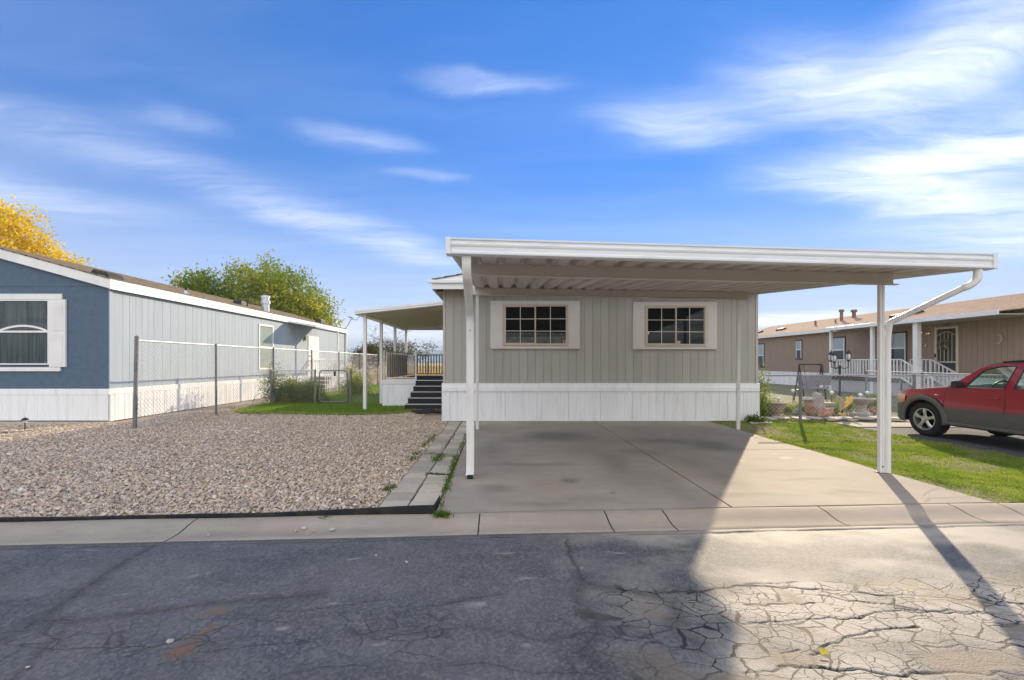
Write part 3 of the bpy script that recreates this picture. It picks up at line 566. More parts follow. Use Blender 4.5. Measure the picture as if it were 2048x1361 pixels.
def lawns():
    soil = M('lawn_soil', (.17,.145,.06), .95, .3, 5, bump=.5, bscale=50, dirt=(.27,.19,.11), dirt_amt=.8, dscale=1.5)
    # lawn between the driveway and the neighbour's drive
    xs = np.linspace(DX1+.008, 8.22, 40); Xg, t = np.meshgrid(xs, np.linspace(0, 1, 60)); y0 = BACK0+.012+SK*Xg; Yg = y0+(13.8-y0)*t
    zf = lambda x, y: -.012 + .05*(fbm(x*.8, y*.8, 15)-.35)*np.clip((x-DX1)/.5, 0, 1)
    i = np.arange(59)[:,None]*40+np.arange(39)[None]
    o = np_obj('lawn', np.stack([Xg, Yg, zf(Xg, Yg)], -1).reshape(-1,3), np.stack([i,i+1,i+41,i+40],-1).reshape(-1,4), soil, smooth=True); o['kind'] = 'structure'
    r = np.random.default_rng(8); q = np.concatenate([np.c_[r.uniform(DX1-.03, 8.25, n), r.uniform(ya, yb, n)] for ya, yb, n in ((4.4, 7, 62000), (7, 9.4, 36000), (9.4, 13.6, 26000))])
    q = q[q[:,1] > BACK0+.0+SK*q[:,0]]
    bare = np.clip((fbm(q[:,0]*1.5, q[:,1]*1.5, 25)-.47)*6, 0, 1); patch = np.hypot((q[:,0]-5.75)/.65, (q[:,1]-9.5)/1.4); bare = np.maximum(bare*.9, np.clip(1.5-patch, 0, 1))
    shx = np.clip((q[:,0]-7.5)/.5, 0, 1)*.5; bare = np.maximum(bare, shx*(q[:,1] < 9))
    q = q[r.random(len(q)) > bare*.93]; n = len(q)
    clump = fbm(q[:,0]*4, q[:,1]*4, 35)
    h = (.018+.055*np.clip(clump-.25, 0, 1)*r.uniform(.6, 1.4, n)); tint = np.clip(.15+.75*(1-fbm(q[:,0]*2.2, q[:,1]*2.2, 36))+.25*r.standard_normal(n)*.6, 0, 1)
    o = blades('grass', np.c_[q, zf(q[:,0], q[:,1])-.004], h, np.full(n, .007)*(q[:,1]/6), tint, GRASS_R, .9, 4); tag(o, 'short sunlit green grass between the driveway and the red car', 'grass', kind='stuff')
    # side-yard lawn between the two homes
    xs = np.linspace(-9.9, -1.4, 60); Xg, t = np.meshgrid(xs, np.linspace(0, 1, 60)); y0 = np.where(Xg < -8.15, 18.4, lawn_front(Xg)); Yg = y0+(30-y0)*t
    zl = lambda x, y: -.014 + .03*fbm(x*.7, y*.7, 16)
    i = np.arange(59)[:,None]*60+np.arange(59)[None]
    o = np_obj('lawn', np.stack([Xg, Yg, zl(Xg, Yg)], -1).reshape(-1,3), np.stack([i,i+1,i+61,i+60],-1).reshape(-1,4), soil, smooth=True); o['kind'] = 'structure'
    q = np.concatenate([np.c_[r.uniform(-8.4, -1.5, n), r.uniform(ya, yb, n)] for ya, yb, n in ((12, 15, 30000), (15, 20, 26000), (20, 30, 22000))])
    lf = lawn_front(q[:,0]); q = q[q[:,1] > lf+.06*r.standard_normal(len(q))]; n = len(q)
    edge = np.clip(1.2-(q[:,1]-lawn_front(q[:,0]))/(.35+.7*np.clip((-5.5-q[:,0])/2, 0, 1)+.5*np.clip((q[:,0]+3.6), 0, 1)), 0, 1)
    keep = r.random(n) > edge*.45; q = q[keep]; edge = edge[keep]; n = len(q)
    tint = np.clip(.30+.25*(fbm(q[:,0]*2, q[:,1]*2, 37)-.5)+.2*r.standard_normal(n)+.65*edge*r.random(n), 0, 1)
    o = blades('grass', np.c_[q, zl(q[:,0], q[:,1])-.004], .03+.04*r.random(n), np.full(n, .009)*(q[:,1]/9), tint, GRASS_L, .7, 6); tag(o, 'green lawn grass in the side yard between the two homes', 'grass', kind='stuff')
    # dry field grass beyond the back fence
    q = np.concatenate([np.c_[r.uniform(-30, 2, 16000), r.uniform(29, 46, 16000)], np.c_[r.uniform(-60, 20, 26000), r.uniform(46, 140, 26000)]]); n = len(q)
    o = blades('field_grass', np.c_[q, np.full(n, -.14)], r.uniform(.25, .7, n)*(.5+fbm(q[:,0]*.4, q[:,1]*.4, 39)), np.full(n, .035)*(q[:,1]/34), np.clip(.45+.3*r.standard_normal(n), 0, 1), DRYG, .6, 9); tag(o, 'tall golden dry grass in the field beyond the yards', 'grass', kind='stuff')
lawns()
# ------------------------------------------------------------------ the taupe home
YW = F*H/117.5; PXM = YW/F                      # its front wall plane and metres per photo pixel there
def fx(x): return (x-PX)*PXM
def fz(y): return H+(PY-y)*PXM
HX0, HX1 = fx(887), fx(1515); HYE = 26.3
def slider(root, x0, x1, y0, y1, xm, name='window'):
    """aluminium slider: frame, two sashes of 2 x 3 panes, on the front wall"""
    X0, X1, Z0, Z1, XM = fx(x0), fx(x1), fz(y1), fz(y0), fx(xm); Yf = YW-.069
    w = MB(); t = .035
    w.box(X0, X1, Yf, YW-.003, Z0, Z0+t); w.box(X0, X1, Yf, YW-.003, Z1-t, Z1); w.box(X0, X0+t, Yf+.001, YW-.003, Z0+t, Z1-t); w.box(X1-t, X1, Yf+.001, YW-.003, Z0+t, Z1-t)
    win = w.build(name, FRAMEB, root, bevel=.004)
    MB().box(X0+t, X1-t, YW-.024, YW-.020, Z0+t, Z1-t).build('unlit_room_sheet', DARK, win)  # thin black sheet painted as the unlit room behind the panes
    for k, (a, c, dy, st) in enumerate(((X0+t, XM+.02, -.010, .030), (XM-.02, X1-t, .004, .016))):
        s_ = MB(); yy = YW-.040+dy; za, zb = Z0+t, Z1-t
        s_.box(a, c, yy-.014, yy+.004, za, za+st); s_.box(a, c, yy-.014, yy+.004, zb-st, zb); s_.box(a, a+st, yy-.013, yy+.003, za+st, zb-st); s_.box(c-st, c, yy-.013, yy+.003, za+st, zb-st)
        sash = s_.build('sash', FRAMEB, win)
        gx = [a+st, (a+c)/2, c-st]; gz = [za+st+(zb-za-2*st)*j/3 for j in range(4)]
        mu = MB(); mu.box(gx[1]-.007, gx[1]+.007, yy-.008, yy-.003, gz[0], gz[3])
        for j in (1, 2): mu.box(gx[0], gx[2], yy-.009, yy-.004, gz[j]-.007, gz[j]+.007)
        mu.build('glazing_bar', RAILB, win)
        for p in range(2):
            for j in range(3): MB().box(gx[p]+.001, gx[p+1]-.001, yy+.0005, yy+.002, gz[j]+.001, gz[j+1]-.001).build('pane', GLASSD, win)
    return win
def louvre_shutter(root, x0, x1, z0, z1, Yf, mat, n=26, name='shutter'):
    s_ = MB(); s_.box(x0, x1, Yf, Yf+.05, z0, z1)
    q = s_.build(name, mat, root, bevel=.003)
    l_ = MB(); h = (z1-z0-.10)/n
    for k in range(n):
        za = z0+.05+k*h; l_.add([(x0+.03, Yf-.008, za+.1*h), (x1-.03, Yf-.008, za+.1*h), (x1-.03, Yf+.001, za+.95*h), (x0+.03, Yf+.001, za+.95*h), (x0+.03, Yf+.001, za+.1*h), (x1-.03, Yf+.001, za+.1*h)], [(0,1,2,3),(0,4,5,1)])
    l_.build('louvres', mat, q)
def ribbed(x0, x1, y, z0, z1, pitch=.2, face=-1, seed=1, axis='x'):
    """ribbed skirting sheet along x (or y): returns an MB, facing -y (or +x)"""
    r = random.Random(seed); prof = []; u = x0
    while u < x1:
        p = min(pitch, x1-u)
        for a, d in ((0, .0), (.04, .0), (.06, .010), (.30, .010), (.315, .003), (.35, .003), (.365, .010), (.52, .010), (.54, .004), (.58, .004), (.60, .010), (.96, .010), (.98, 0)):
            prof.append((u+a*p, d))
        u += pitch
    prof.append((x1, 0)); m = MB(); vs = []
    for u, d in prof:
        for z in (z0, z1): vs.append((u, y-d, z) if axis == 'x' else (y+d, u, z))
    n = len(prof); m.add(vs, [(2*i, 2*i+2, 2*i+3, 2*i+1) for i in range(n-1)]); return m
def my_home():
    root = thing('mobile_home', (HX0, YW, 0), 'taupe mobile home with white skirting and two shuttered windows behind the carport', 'house')
    zt = 3.40; zs = fz(767)
    b = MB(); b.box(HX0+.012, HX1-.012, YW+.018, HYE, .06, zt+.02); b.build('wall', WALLBACK, root)
    # vertical siding boards with open grooves
    xs = [HX0+.055]; 
    while xs[-1] < HX1-.25: xs.append(xs[-1]+.2085)
    xs.append(HX1-.055)
    for a, c in zip(xs[:-1], xs[1:]):
        MB().box(a+.003, c-.003, YW, YW+.0175, zs-.02, zt).build('siding_board', SIDING, root)
    for a, c in ((HX0-.012, HX0+.052), (HX1-.052, HX1+.012)): MB().box(a, c, YW-.012, YW+.06, zs-.02, zt).build('corner_board', M_CORNER, root, bevel=.004)
    for X, d in ((HX0, -1), (HX1, 1)):
        q = MB(); y = YW+.065
        while y < HYE: q.box(min(X, X+.014*d), max(X, X+.014*d), y, y+.2, zs-.02, zt); y += .2085
        q.build('side_siding', SIDING, root)
    # belly band and skirting
    for a, c, dz in ((HX0-.03, fx(1077), 0), (fx(1077)+.004, fx(1290), .004), (fx(1290)+.004, HX1+.03, .0)):
        MB().box(a, c, YW-.030, YW-.001, fz(775), zs+dz).build('belly_band', SKIRT, root, bevel=.004)
        MB().box(a-.002, c, YW-.052, YW-.0305, fz(783)+dz, fz(774)+dz).build('band_cap', SKIRT, root, bevel=.004)
    for k in range(10):
        a = HX0-.035+k*(HX1-HX0+.07)/10; c = HX0-.035+(k+1)*(HX1-HX0+.07)/10
        zb = .012 if c < fx(1146) else .03
        ribbed(a, c, YW-.012-.0015*(k%2), zb, fz(781), .2, seed=k).build('skirting_panel', SKIRT, root)
    for X, d in ((HX0-.035, -1), (HX1+.035, 1)): MB().box(X-.006, X+.006, YW-.03, HYE, .01, zs).build('side_skirting', SKIRT, root)
    MB().box(HX0-.038, HX1+.038, YW-.028, YW-.0225, .005, .03).build('ground_channel', SKIRT, root)
    # windows and shutters
    for (sx0, sx1, sy0, sy1, wx0, wx1, wy0, wy1, xm) in ((981,1159,602.5,698,1006.5,1135,610,691.5,1070), (1265,1432,605,699,1289,1410,612.5,692.5,1350)):
        X0, X1, Z0, Z1 = fx(sx0), fx(sx1), fz(sy1), fz(sy0)
        MB().box(fx(wx0)-.10, fx(wx1)+.10, YW-.048, YW-.001, fz(wy0), Z1).build('window_head', TRIMW, root, bevel=.003)
        MB().box(fx(wx0)-.10, fx(wx1)+.10, YW-.048, YW-.001, Z0, fz(wy1)).build('window_sill', TRIMW, root, bevel=.003)
        louvre_shutter(root, X0, fx(wx0)-.004, Z0, Z1, YW-.052, TRIMW); louvre_shutter(root, fx(wx1)+.004, X1, Z0, Z1, YW-.0525, TRIMW)
        slider(root, wx0, wx1, wy0, wy1, xm)
    # beads of a cafe curtain rod and stickers on the panes
    st = MB().box(fx(1125.5), fx(1131), YW-.0365, YW-.036, fz(688), fz(682)); q = st.build('pane_sticker', M('sticker', (.55,.33,.24), .6), root)
    MB().box(fx(1127.3), fx(1129.4), YW-.0372, YW-.0366, fz(687), fz(683.2)).build('sticker_mark', M('sticker_mark', (.13,.04,.03), .6), q)
    MB().box(fx(1353), fx(1359.5), YW-.0365, YW-.036, fz(688), fz(682.5)).build('pane_sticker', M('sticker_pale', (.50,.48,.40), .6), root)
    MB().box(fx(1293.5), fx(1296.5), YW-.082, YW-.069, fz(669), fz(664.5)).build('window_latch', W_PAINT, root, bevel=.004)
    c_ = MB().box(fx(1010), fx(1132), YW-.0275, YW-.0265, fz(690), fz(674)); cu = c_.build('half_curtain', M('sheer_curtain', (.16,.16,.12), .9, .35, 6), root)
    for k in range(8):
        x = fx(1013+k*15.6); MB().tube([(x, YW-.033, fz(668.5)), (x, YW-.028, fz(668.5))], .011, 8).build('curtain_ring', NOSING, root)
    # roof: shallow gable, boxed front overhang
    YR = YW-.585; so = .20; xm = (HX0-so+HX1+.045)/2; sl = .18; ze = 3.40; xl, xr = HX0-so, HX1+.045; zr = ze+.105+sl*(xm-xl)
    for sgn, xe in ((-1, xl), (1, xr)):
        n = 14; m = MB()
        for k in range(n):            # shingle courses, each lapped over the one below
            a = k/n; c = (k+1)/n+.012; xa = xe+(xm-xe)*a; xc = xe+(xm-xe)*min(c, 1); za = ze+.105+sl*abs(xa-xe); zc = ze+.105+sl*abs(xc-xe)
            m.prism([(xa-sgn*-.0, YR-.02, za+.016), (xc, YR-.02, zc), (xc, YR-.02, zc-.02), (xa, YR-.02, za-.02)], (0, HYE-YR+.2, 0))
        m.build('roof', SHINGLE, root)
    MB().prism([(xl, YR, ze-.13), (xr, YR, ze-.13), (xr, YR, ze+.08), (xm, YR, zr-.025), (xl, YR, ze+.08)], (0, .05, 0)).build('gable_face', W_PAINT, root)
    MB().box(xl-.10, xr+.004, YR-.06, YR-.001, ze+.005, ze+.085).build('gable_gutter', GUTM, root, bevel=.012)
    MB().box(xl+.02, xr-.02, YR+.051, YW+.02, ze, ze+.02).build('soffit', SOFFIT, root)
    for X in (xl, xr):
        MB().box(X-.012, X+.012, YR+.051, HYE+.2, ze-.13, ze+.08).build('eave_fascia', W_PAINT, root)
        MB().box(min(X, (HX0 if X < 0 else HX1)), max(X, (HX0 if X < 0 else HX1)), YW+.021, HYE, ze-.10, ze-.085).build('eave_soffit', SOFFIT, root)
M_CORNER = M('corner_board_paint', (.50,.47,.42), .6, .04, 3)
my_home()

# ------------------------------------------------------------------ the carport
def zR(x, y): return 2.801 + .094*(y-5.608) - .0185*(x+.365)
CX0, CX1, CYR = -.52, 5.80, 9.47
def gy(x): return 4.65 + .0545*(x-CX0)
def carport():
    root = thing('carport', (2.4, 5.6, 0), 'white metal double carport over the concrete driveway in front of the taupe home', 'carport')
    # roof pans, each a sheet with one raised rib
    n = 21; w = (CX1-CX0)/n
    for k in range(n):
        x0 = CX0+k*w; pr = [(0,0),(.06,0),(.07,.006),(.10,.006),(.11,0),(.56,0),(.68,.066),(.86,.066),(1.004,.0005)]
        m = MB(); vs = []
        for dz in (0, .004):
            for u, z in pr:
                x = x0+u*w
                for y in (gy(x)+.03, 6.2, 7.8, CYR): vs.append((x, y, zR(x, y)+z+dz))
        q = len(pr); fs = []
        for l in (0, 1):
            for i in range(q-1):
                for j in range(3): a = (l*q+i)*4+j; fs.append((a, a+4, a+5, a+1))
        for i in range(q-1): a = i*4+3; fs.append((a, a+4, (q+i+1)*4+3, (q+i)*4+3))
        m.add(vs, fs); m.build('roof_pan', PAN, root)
    # gutter along the front
    p0 = Vector((CX0-.02, gy(CX0-.02), zR(CX0, gy(CX0))-.02)); p1 = Vector((CX1+.02, gy(CX1+.02), zR(CX1, gy(CX1))-.02)); L_ = p1-p0
    prof = [(.10,0),(-.004,0),(-.010,.006),(-.010,.026),(.0,.040),(.0,.080),(-.008,.094),(-.012,.11),(-.008,.126),(.002,.132),(.002,.150),(-.012,.160),(-.012,.176),(.10,.176)]
    MB().prism([p0+Vector((0, a, b)) for a, b in prof], L_).build('front_gutter', GUTM, root)
    d = L_.normalized()
    for p, s_ in ((p0, -1), (p1, 1)):
        MB().prism([p+d*s_*.002+Vector((0, a, b)) for a, b in ((.115,-.004),(-.018,-.004),(-.018,.182),(.115,.182))], d*s_*.055).build('gutter_end_cap', GUTM, root, bevel=.004)
    for X, s_ in ((CX0, -1), (CX1, 1)):
        MB().prism([(X, gy(X)+.12, zR(X, gy(X)+.12)-.025), (X, CYR, zR(X, CYR)-.025), (X, CYR, zR(X, CYR)+.085), (X, gy(X)+.12, zR(X, gy(X)+.12)+.085)], (s_*.03, 0, 0)).build('side_fascia', GUTM, root)
    MB().prism([(CX0, CYR-.012, zR(CX0, CYR)-.03), (CX1, CYR-.012, zR(CX1, CYR)-.03), (CX1, CYR-.012, zR(CX1, CYR)+.09), (CX0, CYR-.012, zR(CX0, CYR)+.09)], (0, .015, 0)).build('rear_closure', BEAMM, root)
    # beams: C sections with flanges
    def beam(a, b, h, name):
        a = Vector(a); b = Vector(b); d_ = (b-a).normalized(); s_ = Vector((-d_.y, d_.x, 0))
        pr = [(-.035,-h),(.035,-h),(.035,-h+.010),(-.022,-h+.010),(-.022,-.012),(.035,-.012),(.035,0),(-.035,0)]
        m = MB().prism([a+s_*u+Vector((0,0,v)) for u, v in pr], b-a); q = m.build(name, BEAMM, root)
        MB().beam(a+Vector((0,-.034,-h-.004)), b+Vector((.05,-.034,-h-.004)), .09, .008).build('beam_flange', BEAMM, q)
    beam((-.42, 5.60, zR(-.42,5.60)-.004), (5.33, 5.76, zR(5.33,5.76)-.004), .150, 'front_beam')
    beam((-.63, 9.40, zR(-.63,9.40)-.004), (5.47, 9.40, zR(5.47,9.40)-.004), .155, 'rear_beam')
    # posts: two facing channels with a slot
    for (x, y) in ((-.395, 5.60), (5.175, 5.74), (-.505, 9.40), (5.30, 9.40)):
        zt = zR(x, y)-.162
        m = MB(); m.box(x-.032, x-.005, y-.026, y+.026, 0, zt); m.box(x+.005, x+.032, y-.026, y+.026, 0, zt); m.box(x-.005, x+.005, y-.02, y+.02, .002, zt-.002)
        q = m.build('post', W_METAL, root, bevel=.006)
        MB().box(x-.05, x+.05, y-.045, y+.045, 0.001, .007).build('base_plate', GALVP, q)
        if y < 6: MB().tube([(x, y-.036, .09), (x, y-.026, .09)], .009, 6).build('screw', BLACKM, q)
    # downspouts
    def spout(pts, w, h, name='downspout'):
        pts = [Vector(p) for p in pts]; rings = []
        for i, p in enumerate(pts):
            t = (pts[min(i+1, len(pts)-1)]-pts[max(i-1, 0)]).normalized()
            a = Vector((1,0,0)) - t*t.x
            if a.length < .25: a = Vector((0,0,1)) - t*t.z
            a.normalize(); b = t.cross(a).normalized()
            if abs(t.x) > .5: b = Vector((0,1,0)) - t*t.y; b.normalize(); a = t.cross(b).normalized()
            c = [(1,.8),(.8,1),(-.8,1),(-1,.8),(-1,-.8),(-.8,-1),(.8,-1),(1,-.8)]
            rings.append([p+a*w/2*u+b*h/2*v for u, v in c])
        return MB().loft(rings).build(name, W_METAL, root, smooth=True)
    zg = zR(-.32, 4.8)-.02
    spout([(-.375,4.74,zg+.01), (-.375,4.74,zg-.10), (-.375,4.76,zg-.18), (-.376,4.82,zg-.24)], .10, .075)
    spout([(-.376,4.81,zg-.235), (-.380,5.10,zg-.40), (-.384,5.40,zg-.59)], .094, .07)
    spout([(-.384,5.385,zg-.57), (-.384,5.44,zg-.64), (-.384,5.46,zg-.72), (-.384,5.47,.30), (-.386,5.47,.075), (-.395,5.455,.03)], .098, .07)
    MB().tube([(-.384,5.44,zg-.80), (-.384,5.425,zg-.80)], .008, 6).build('screw', BLACKM, root)
    MB().box(-.42, -.345, 5.41, 5.425, .004, .055).build('spout_mouth', BLACKP, root)
    xg = 5.70; zg = zR(xg, 5.05)-.02; yg = gy(xg)+.05
    a0 = Vector((xg, yg, zg+.01)); e = Vector((5.256, 5.70, 1.98))
    def pipe(pts, r): MB().tube(pts, r, 12).build('downspout', W_METAL, root, smooth=True)
    arc = [a0, a0+Vector((0,0,-.07))]+[a0+Vector((-.17*(1-math.cos(t))*1.0, .12*(1-math.cos(t)), -.09-.155*math.sin(t))) for t in (.2,.4,.6,.8,1.0,1.15)]
    end = arc[-1]; elb = e+Vector((0,0,.055)); dirv = (elb-end).normalized()
    pipe(arc, .040); pipe([end-dirv*.03, elb-dirv*.02], .035); pipe([elb-dirv*.06, elb-dirv*.02, elb+Vector((0,0,-.02)), Vector((5.245,5.715,1.85)), Vector((5.243,5.715,.12)), Vector((5.243,5.715,.008))], .036)
carport()

# ------------------------------------------------------------------ porch awning and deck at the side of the taupe home
def side_porch():
    YN = G(730,820).y; XO = -4.36; YF = 19.6; XI = HX0-.02
    za = lambda x: 3.02+.105*(x-XO)
    root = thing('porch_awning', (XO+.1, YN+.05, 0), 'lean-to metal awning on four white posts at the side of the taupe home', 'awning')
    n = 14; m_ = (YF-YN+.3)/n
    for k in range(n):             # pans run out from the wall
        y = YN-.28+k*m_; q = MB(); pr = [(0,0),(.45,0),(.5,.03),(.56,.03),(.61,0),(.99,0)]; vs = []
        for dz in (0, .005):
            for u, z in pr: vs += [(XO-.06, y+u*m_, za(XO-.06)-.01+z+dz), (XI, y+u*m_, za(XI)-.01+z+dz)]
        fs = [(2*i, 2*i+2, 2*i+3, 2*i+1) for i in range(5)]+[(12+2*i, 14+2*i, 15+2*i, 13+2*i) for i in range(5)]+[(2*i, 2*i+2, 14+2*i, 12+2*i) for i in range(5)]
        q.add(vs, fs).build('roof_pan', AWN, root)
    y0 = YN-.32
    MB().prism([(XO-.10, y0, za(XO-.1)-.03), (XI, y0, za(XI)-.03), (XI, y0, za(XI)+.11), (XO-.10, y0, za(XO-.1)+.11)], (0,-.03,0)).build('end_fascia', GUTM, root, bevel=.006)
    MB().prism([(XO-.10, y0-.015, za(XO-.1)+.035), (XI, y0-.015, za(XI)+.035), (XI, y0-.015, za(XI)+.05), (XO-.10, y0-.015, za(XO-.1)+.05)], (0,-.03,0)).build('fascia_rib', GUTM, root)
    MB().box(XO-.13, XO-.07, y0-.031, YF+.06, za(XO-.1)-.04, za(XO-.1)+.112).build('outer_gutter', GUTM, root, bevel=.006)
    MB().box(XO-.10, XI, YF+.02, YF+.05, za(XO)-.03, za(XI)+.08).build('far_fascia', GUTM, root)
    for k, px in enumerate((730, 762.5, 790, 812)):
        X = XO+.10; Y = F*X/(px-PX); m = MB(); m.box(X-.048, X+.048, Y-.05, Y+.05, (0 if k == 0 else 0), za(X)-.012); m.build('post', W_METAL, root, bevel=.006)
    # deck
    YD = G(765,813).y; DXa, DXb = (765-PX)*YD/F, (831-PX)*YD/F; zt = fz(0) if 0 else H+(PY-761)*YD/F; YB = 19.4
    d = thing('porch_deck', (DXa, YD, 0), 'raised side deck with white ribbed skirting, dark carpeted steps and beige railings', 'deck')
    MB().box(DXa, HX0-.04, YD+.02, YB, zt-.06, zt).build('deck_floor', CARPET, d)
    MB().box(DXa-.02, DXb+.01, YD-.03, YD+.018, zt-.13, zt+.006).build('deck_fascia', W_PAINT, d, bevel=.005)
    ribbed(DXa, DXb, YD, .0, zt-.125, .22).build('skirting_panel', SKIRT, d)
    ribbed(YD, YB, DXa-.004, 0, zt-.01, .22, axis='y').build('side_skirting', SKIRT, d)
    MB().box(DXb-.01, HX0-.05, YD+.02, YD+.04, .0, zt-.06).build('stair_back', CARPET, d)
    n = 5; rise = zt/n; run = .26
    for k in range(1, n):
        z = zt-k*rise; ya = YD-run*(k-1)+.018; yb = YD-run*k
        xa = DXb+.012-.035*k
        st = MB().box(xa, HX0-.06, yb, ya, 0.0, z-.001); s_ = st.build('step', CARPET, d)
        MB().box(xa, HX0-.06, yb-.012, yb+.03, z-.02, z+.004).build('step_nosing', NOSING, s_)
    MB().box(DXb, HX0-.06, YD-.008, YD+.03, zt-.02, zt+.008).build('top_nosing', NOSING, d)
    # railings
    def rail(p, q, n, mat, h=.95, nm='railing', step=None):
        p = Vector(p); q = Vector(q); rr = MB(); up = Vector((0,0,1)); rr.beam(p+up*h, q+up*h, .045, .045); rr.beam(p+up*.08, q+up*.08, .035, .035); o = rr.build(nm, mat, d)
        for k in range(n+1):
            c = p.lerp(q, k/n); MB().box(c.x-.02, c.x+.02, c.y-.02, c.y+.02, c.z+(0 if k in (0, n) else .08), c.z+h-.022).build('baluster', mat, o)
    rail((DXa+.04, YD+.06, zt), (DXa+.04, YB-.1, zt), 15, RAILB, 1.0)
    rail((DXa+.10, YB-.05, zt), (HX0-.08, YB-.05, zt), 19, M('backlit_railing', (.055,.05,.048), .5), .95)  # back rail seen against the light, its shade put into the colour
    rail((DXa+.10, YD+.05, zt), (DXb-.02, YD+.05, zt), 0 or 1, RAILB, .02)
    MB().box(DXb-.03, DXb+.03, YD+.03, YD+.09, zt-.05, zt+1.0).build('newel_post', RAILB, d, bevel=.004)
    MB().box(DXa-.012, DXa-.002, YD+.5, YB-1.2, zt+.10, zt+.93).build('privacy_panel', M('grey_screen', (.66,.63,.56), .85, .1, 6), d)
side_porch()

# ------------------------------------------------------------------ the blue home on the left
def blue_home():
    Yb = F*H/118; k = Yb/F; gx = lambda x: (x-PX)*k; gz = lambda y: H+(PY-y)*k
    XW = gx(218); XL = XW-8.1; YE = F*XW/(691-PX); root = thing('blue_home', (XW, Yb, 0), 'blue and pale grey mobile home with white skirting beside the gravel bed', 'house')
    zs = gz(778); ze = gz(577); xm = (XW+XL)/2; sl = .275
    zr = lambda x: ze + sl*(min(x-XL, XW-x))
    q = MB(); q.prism([(XL, Yb+.02, .05), (XW-.02, Yb+.02, .05), (XW-.02, Yb+.02, ze+.02), (xm, Yb+.02, zr(xm)+.02), (XL, Yb+.02, ze+.02)], (0, YE-Yb-.04, 0)); q.build('wall', M('blue_wall_core', (.25,.29,.32), .9), root)
    MB().prism([(XL, Yb+.02, zs-.02), (XW, Yb+.02, zs-.02), (XW, Yb+.02, gz(574)), (XL, Yb+.02, gz(574))], (0, -.018, 0)).build('front_siding', BLUE, root)
    MB().prism([(XL, Yb+.02, gz(574)+.005), (XW, Yb+.02, gz(574)+.005), (xm, Yb+.02, zr(xm)+.1)], (0, -.022, 0)).build('gable_siding', BLUE, root)
    MB().box(XW-.0005, XW+.022, Yb-.004, Yb+.085, zs-.02, ze+.02).build('corner_board', PALEBL, root)
    y = Yb+.09
    while y < YE-.05:
        y2 = min(y+.2+random.choice((0, .0, .105)), YE); MB().box(XW-.02, XW+.0, y+.004, y2-.004, zs-.02, ze+.02).build('siding_board', PALEBL, root); y = y2
    # skirting
    MB().box(XL, XW+.03, Yb-.028, Yb+.0, gz(790), zs).build('belly_band', SKIRT, root, bevel=.004); MB().box(XW+.0005, XW+.03, Yb+.001, YE, gz(790), zs).build('belly_band', SKIRT, root, bevel=.004)
    for i in range(9): ribbed(XL+i*.9, XL+(i+1)*.9, Yb-.008-.001*(i%2), .02, gz(789.5), .40, seed=i).build('skirting_panel', SKIRT, root)
    for i in range(18):
        a = Yb+i*(YE-Yb)/18; c = Yb+(i+1)*(YE-Yb)/18; ribbed(a, c, XW+.010+.001*(i%2), .0, gz(789.5), .42, axis='y').build('skirting_panel', SKIRT, root)
    # roof
    for sgn, xe in ((-1, XL-.10), (1, XW+.10)):
        m = MB(); n = 14
        for j in range(n):
            xa = xe+(xm-xe)*j/n; xc = xe+(xm-xe)*min((j+1)/n+.012, 1); za = ze+.235+sl*abs(xa-xe); zc = ze+.235+sl*abs(xc-xe)
            m.prism([(xa, Yb-.10, za+.018), (xc, Yb-.10, zc+.002), (xc, Yb-.10, zc-.02), (xa, Yb-.10, za-.02)], (0, YE-Yb+.2, 0))
        m.build('roof', SHINGLE, root)
        rk = MB().prism([(xe, Yb-.088, ze-.02), (xe, Yb-.088, ze+.215), (xm, Yb-.088, ze+.215+sl*abs(xm-xe)), (xm, Yb-.088, ze-.02+sl*abs(xm-xe))], (0, .03, 0)); rk.build('rake_board', W_PAINT, root)
        MB().prism([(xe, Yb-.057, ze-.01), (xm, Yb-.057, ze-.01+sl*abs(xm-xe)), (xm, Yb-.057, ze+.01+sl*abs(xm-xe)), (xe, Yb-.057, ze+.01)], (0, .056, 0)).build('rake_soffit', SOFFIT, root)
    MB().box(XW+.085, XW+.112, Yb-.09, YE+.1, ze-.03, ze+.215).build('eave_fascia', W_PAINT, root)
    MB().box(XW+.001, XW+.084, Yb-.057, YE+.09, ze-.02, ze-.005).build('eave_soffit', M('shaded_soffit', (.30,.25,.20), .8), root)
    # front window with arched grille, shutter, curtains
    X0, X1, Z0, Z1 = gx(-6), gx(101), gz(730), gz(600); zm = gz(664); t = .035
    f = MB(); yf = Yb-.045
    f.box(X0, X1, yf, Yb+.0, Z0, Z0+t); f.box(X0, X1, yf, Yb, Z1-t, Z1); f.box(X0, X0+t, yf+.001, Yb, Z0+t, Z1-t); f.box(X1-t, X1, yf+.001, Yb, Z0+t, Z1-t); f.box(X0+t, X1-t, yf+.002, Yb, zm-.025, zm+.025)
    w = f.build('window', W_PAINT, root, bevel=.005)
    for a, c in ((Z0+t, zm-.025), (zm+.025, Z1-t)): MB().box(X0+t, X1-t, Yb-.012, Yb-.009, a, c).build('pane', GLASSD, w)
    ar = MB(); pts = []; n = 14
    for s_ in range(n+1):
        u = s_/n; pts.append((X0+t+(X1-X0-2*t)*u, zm+.02+.155*math.sin(math.pi*u)**.75))
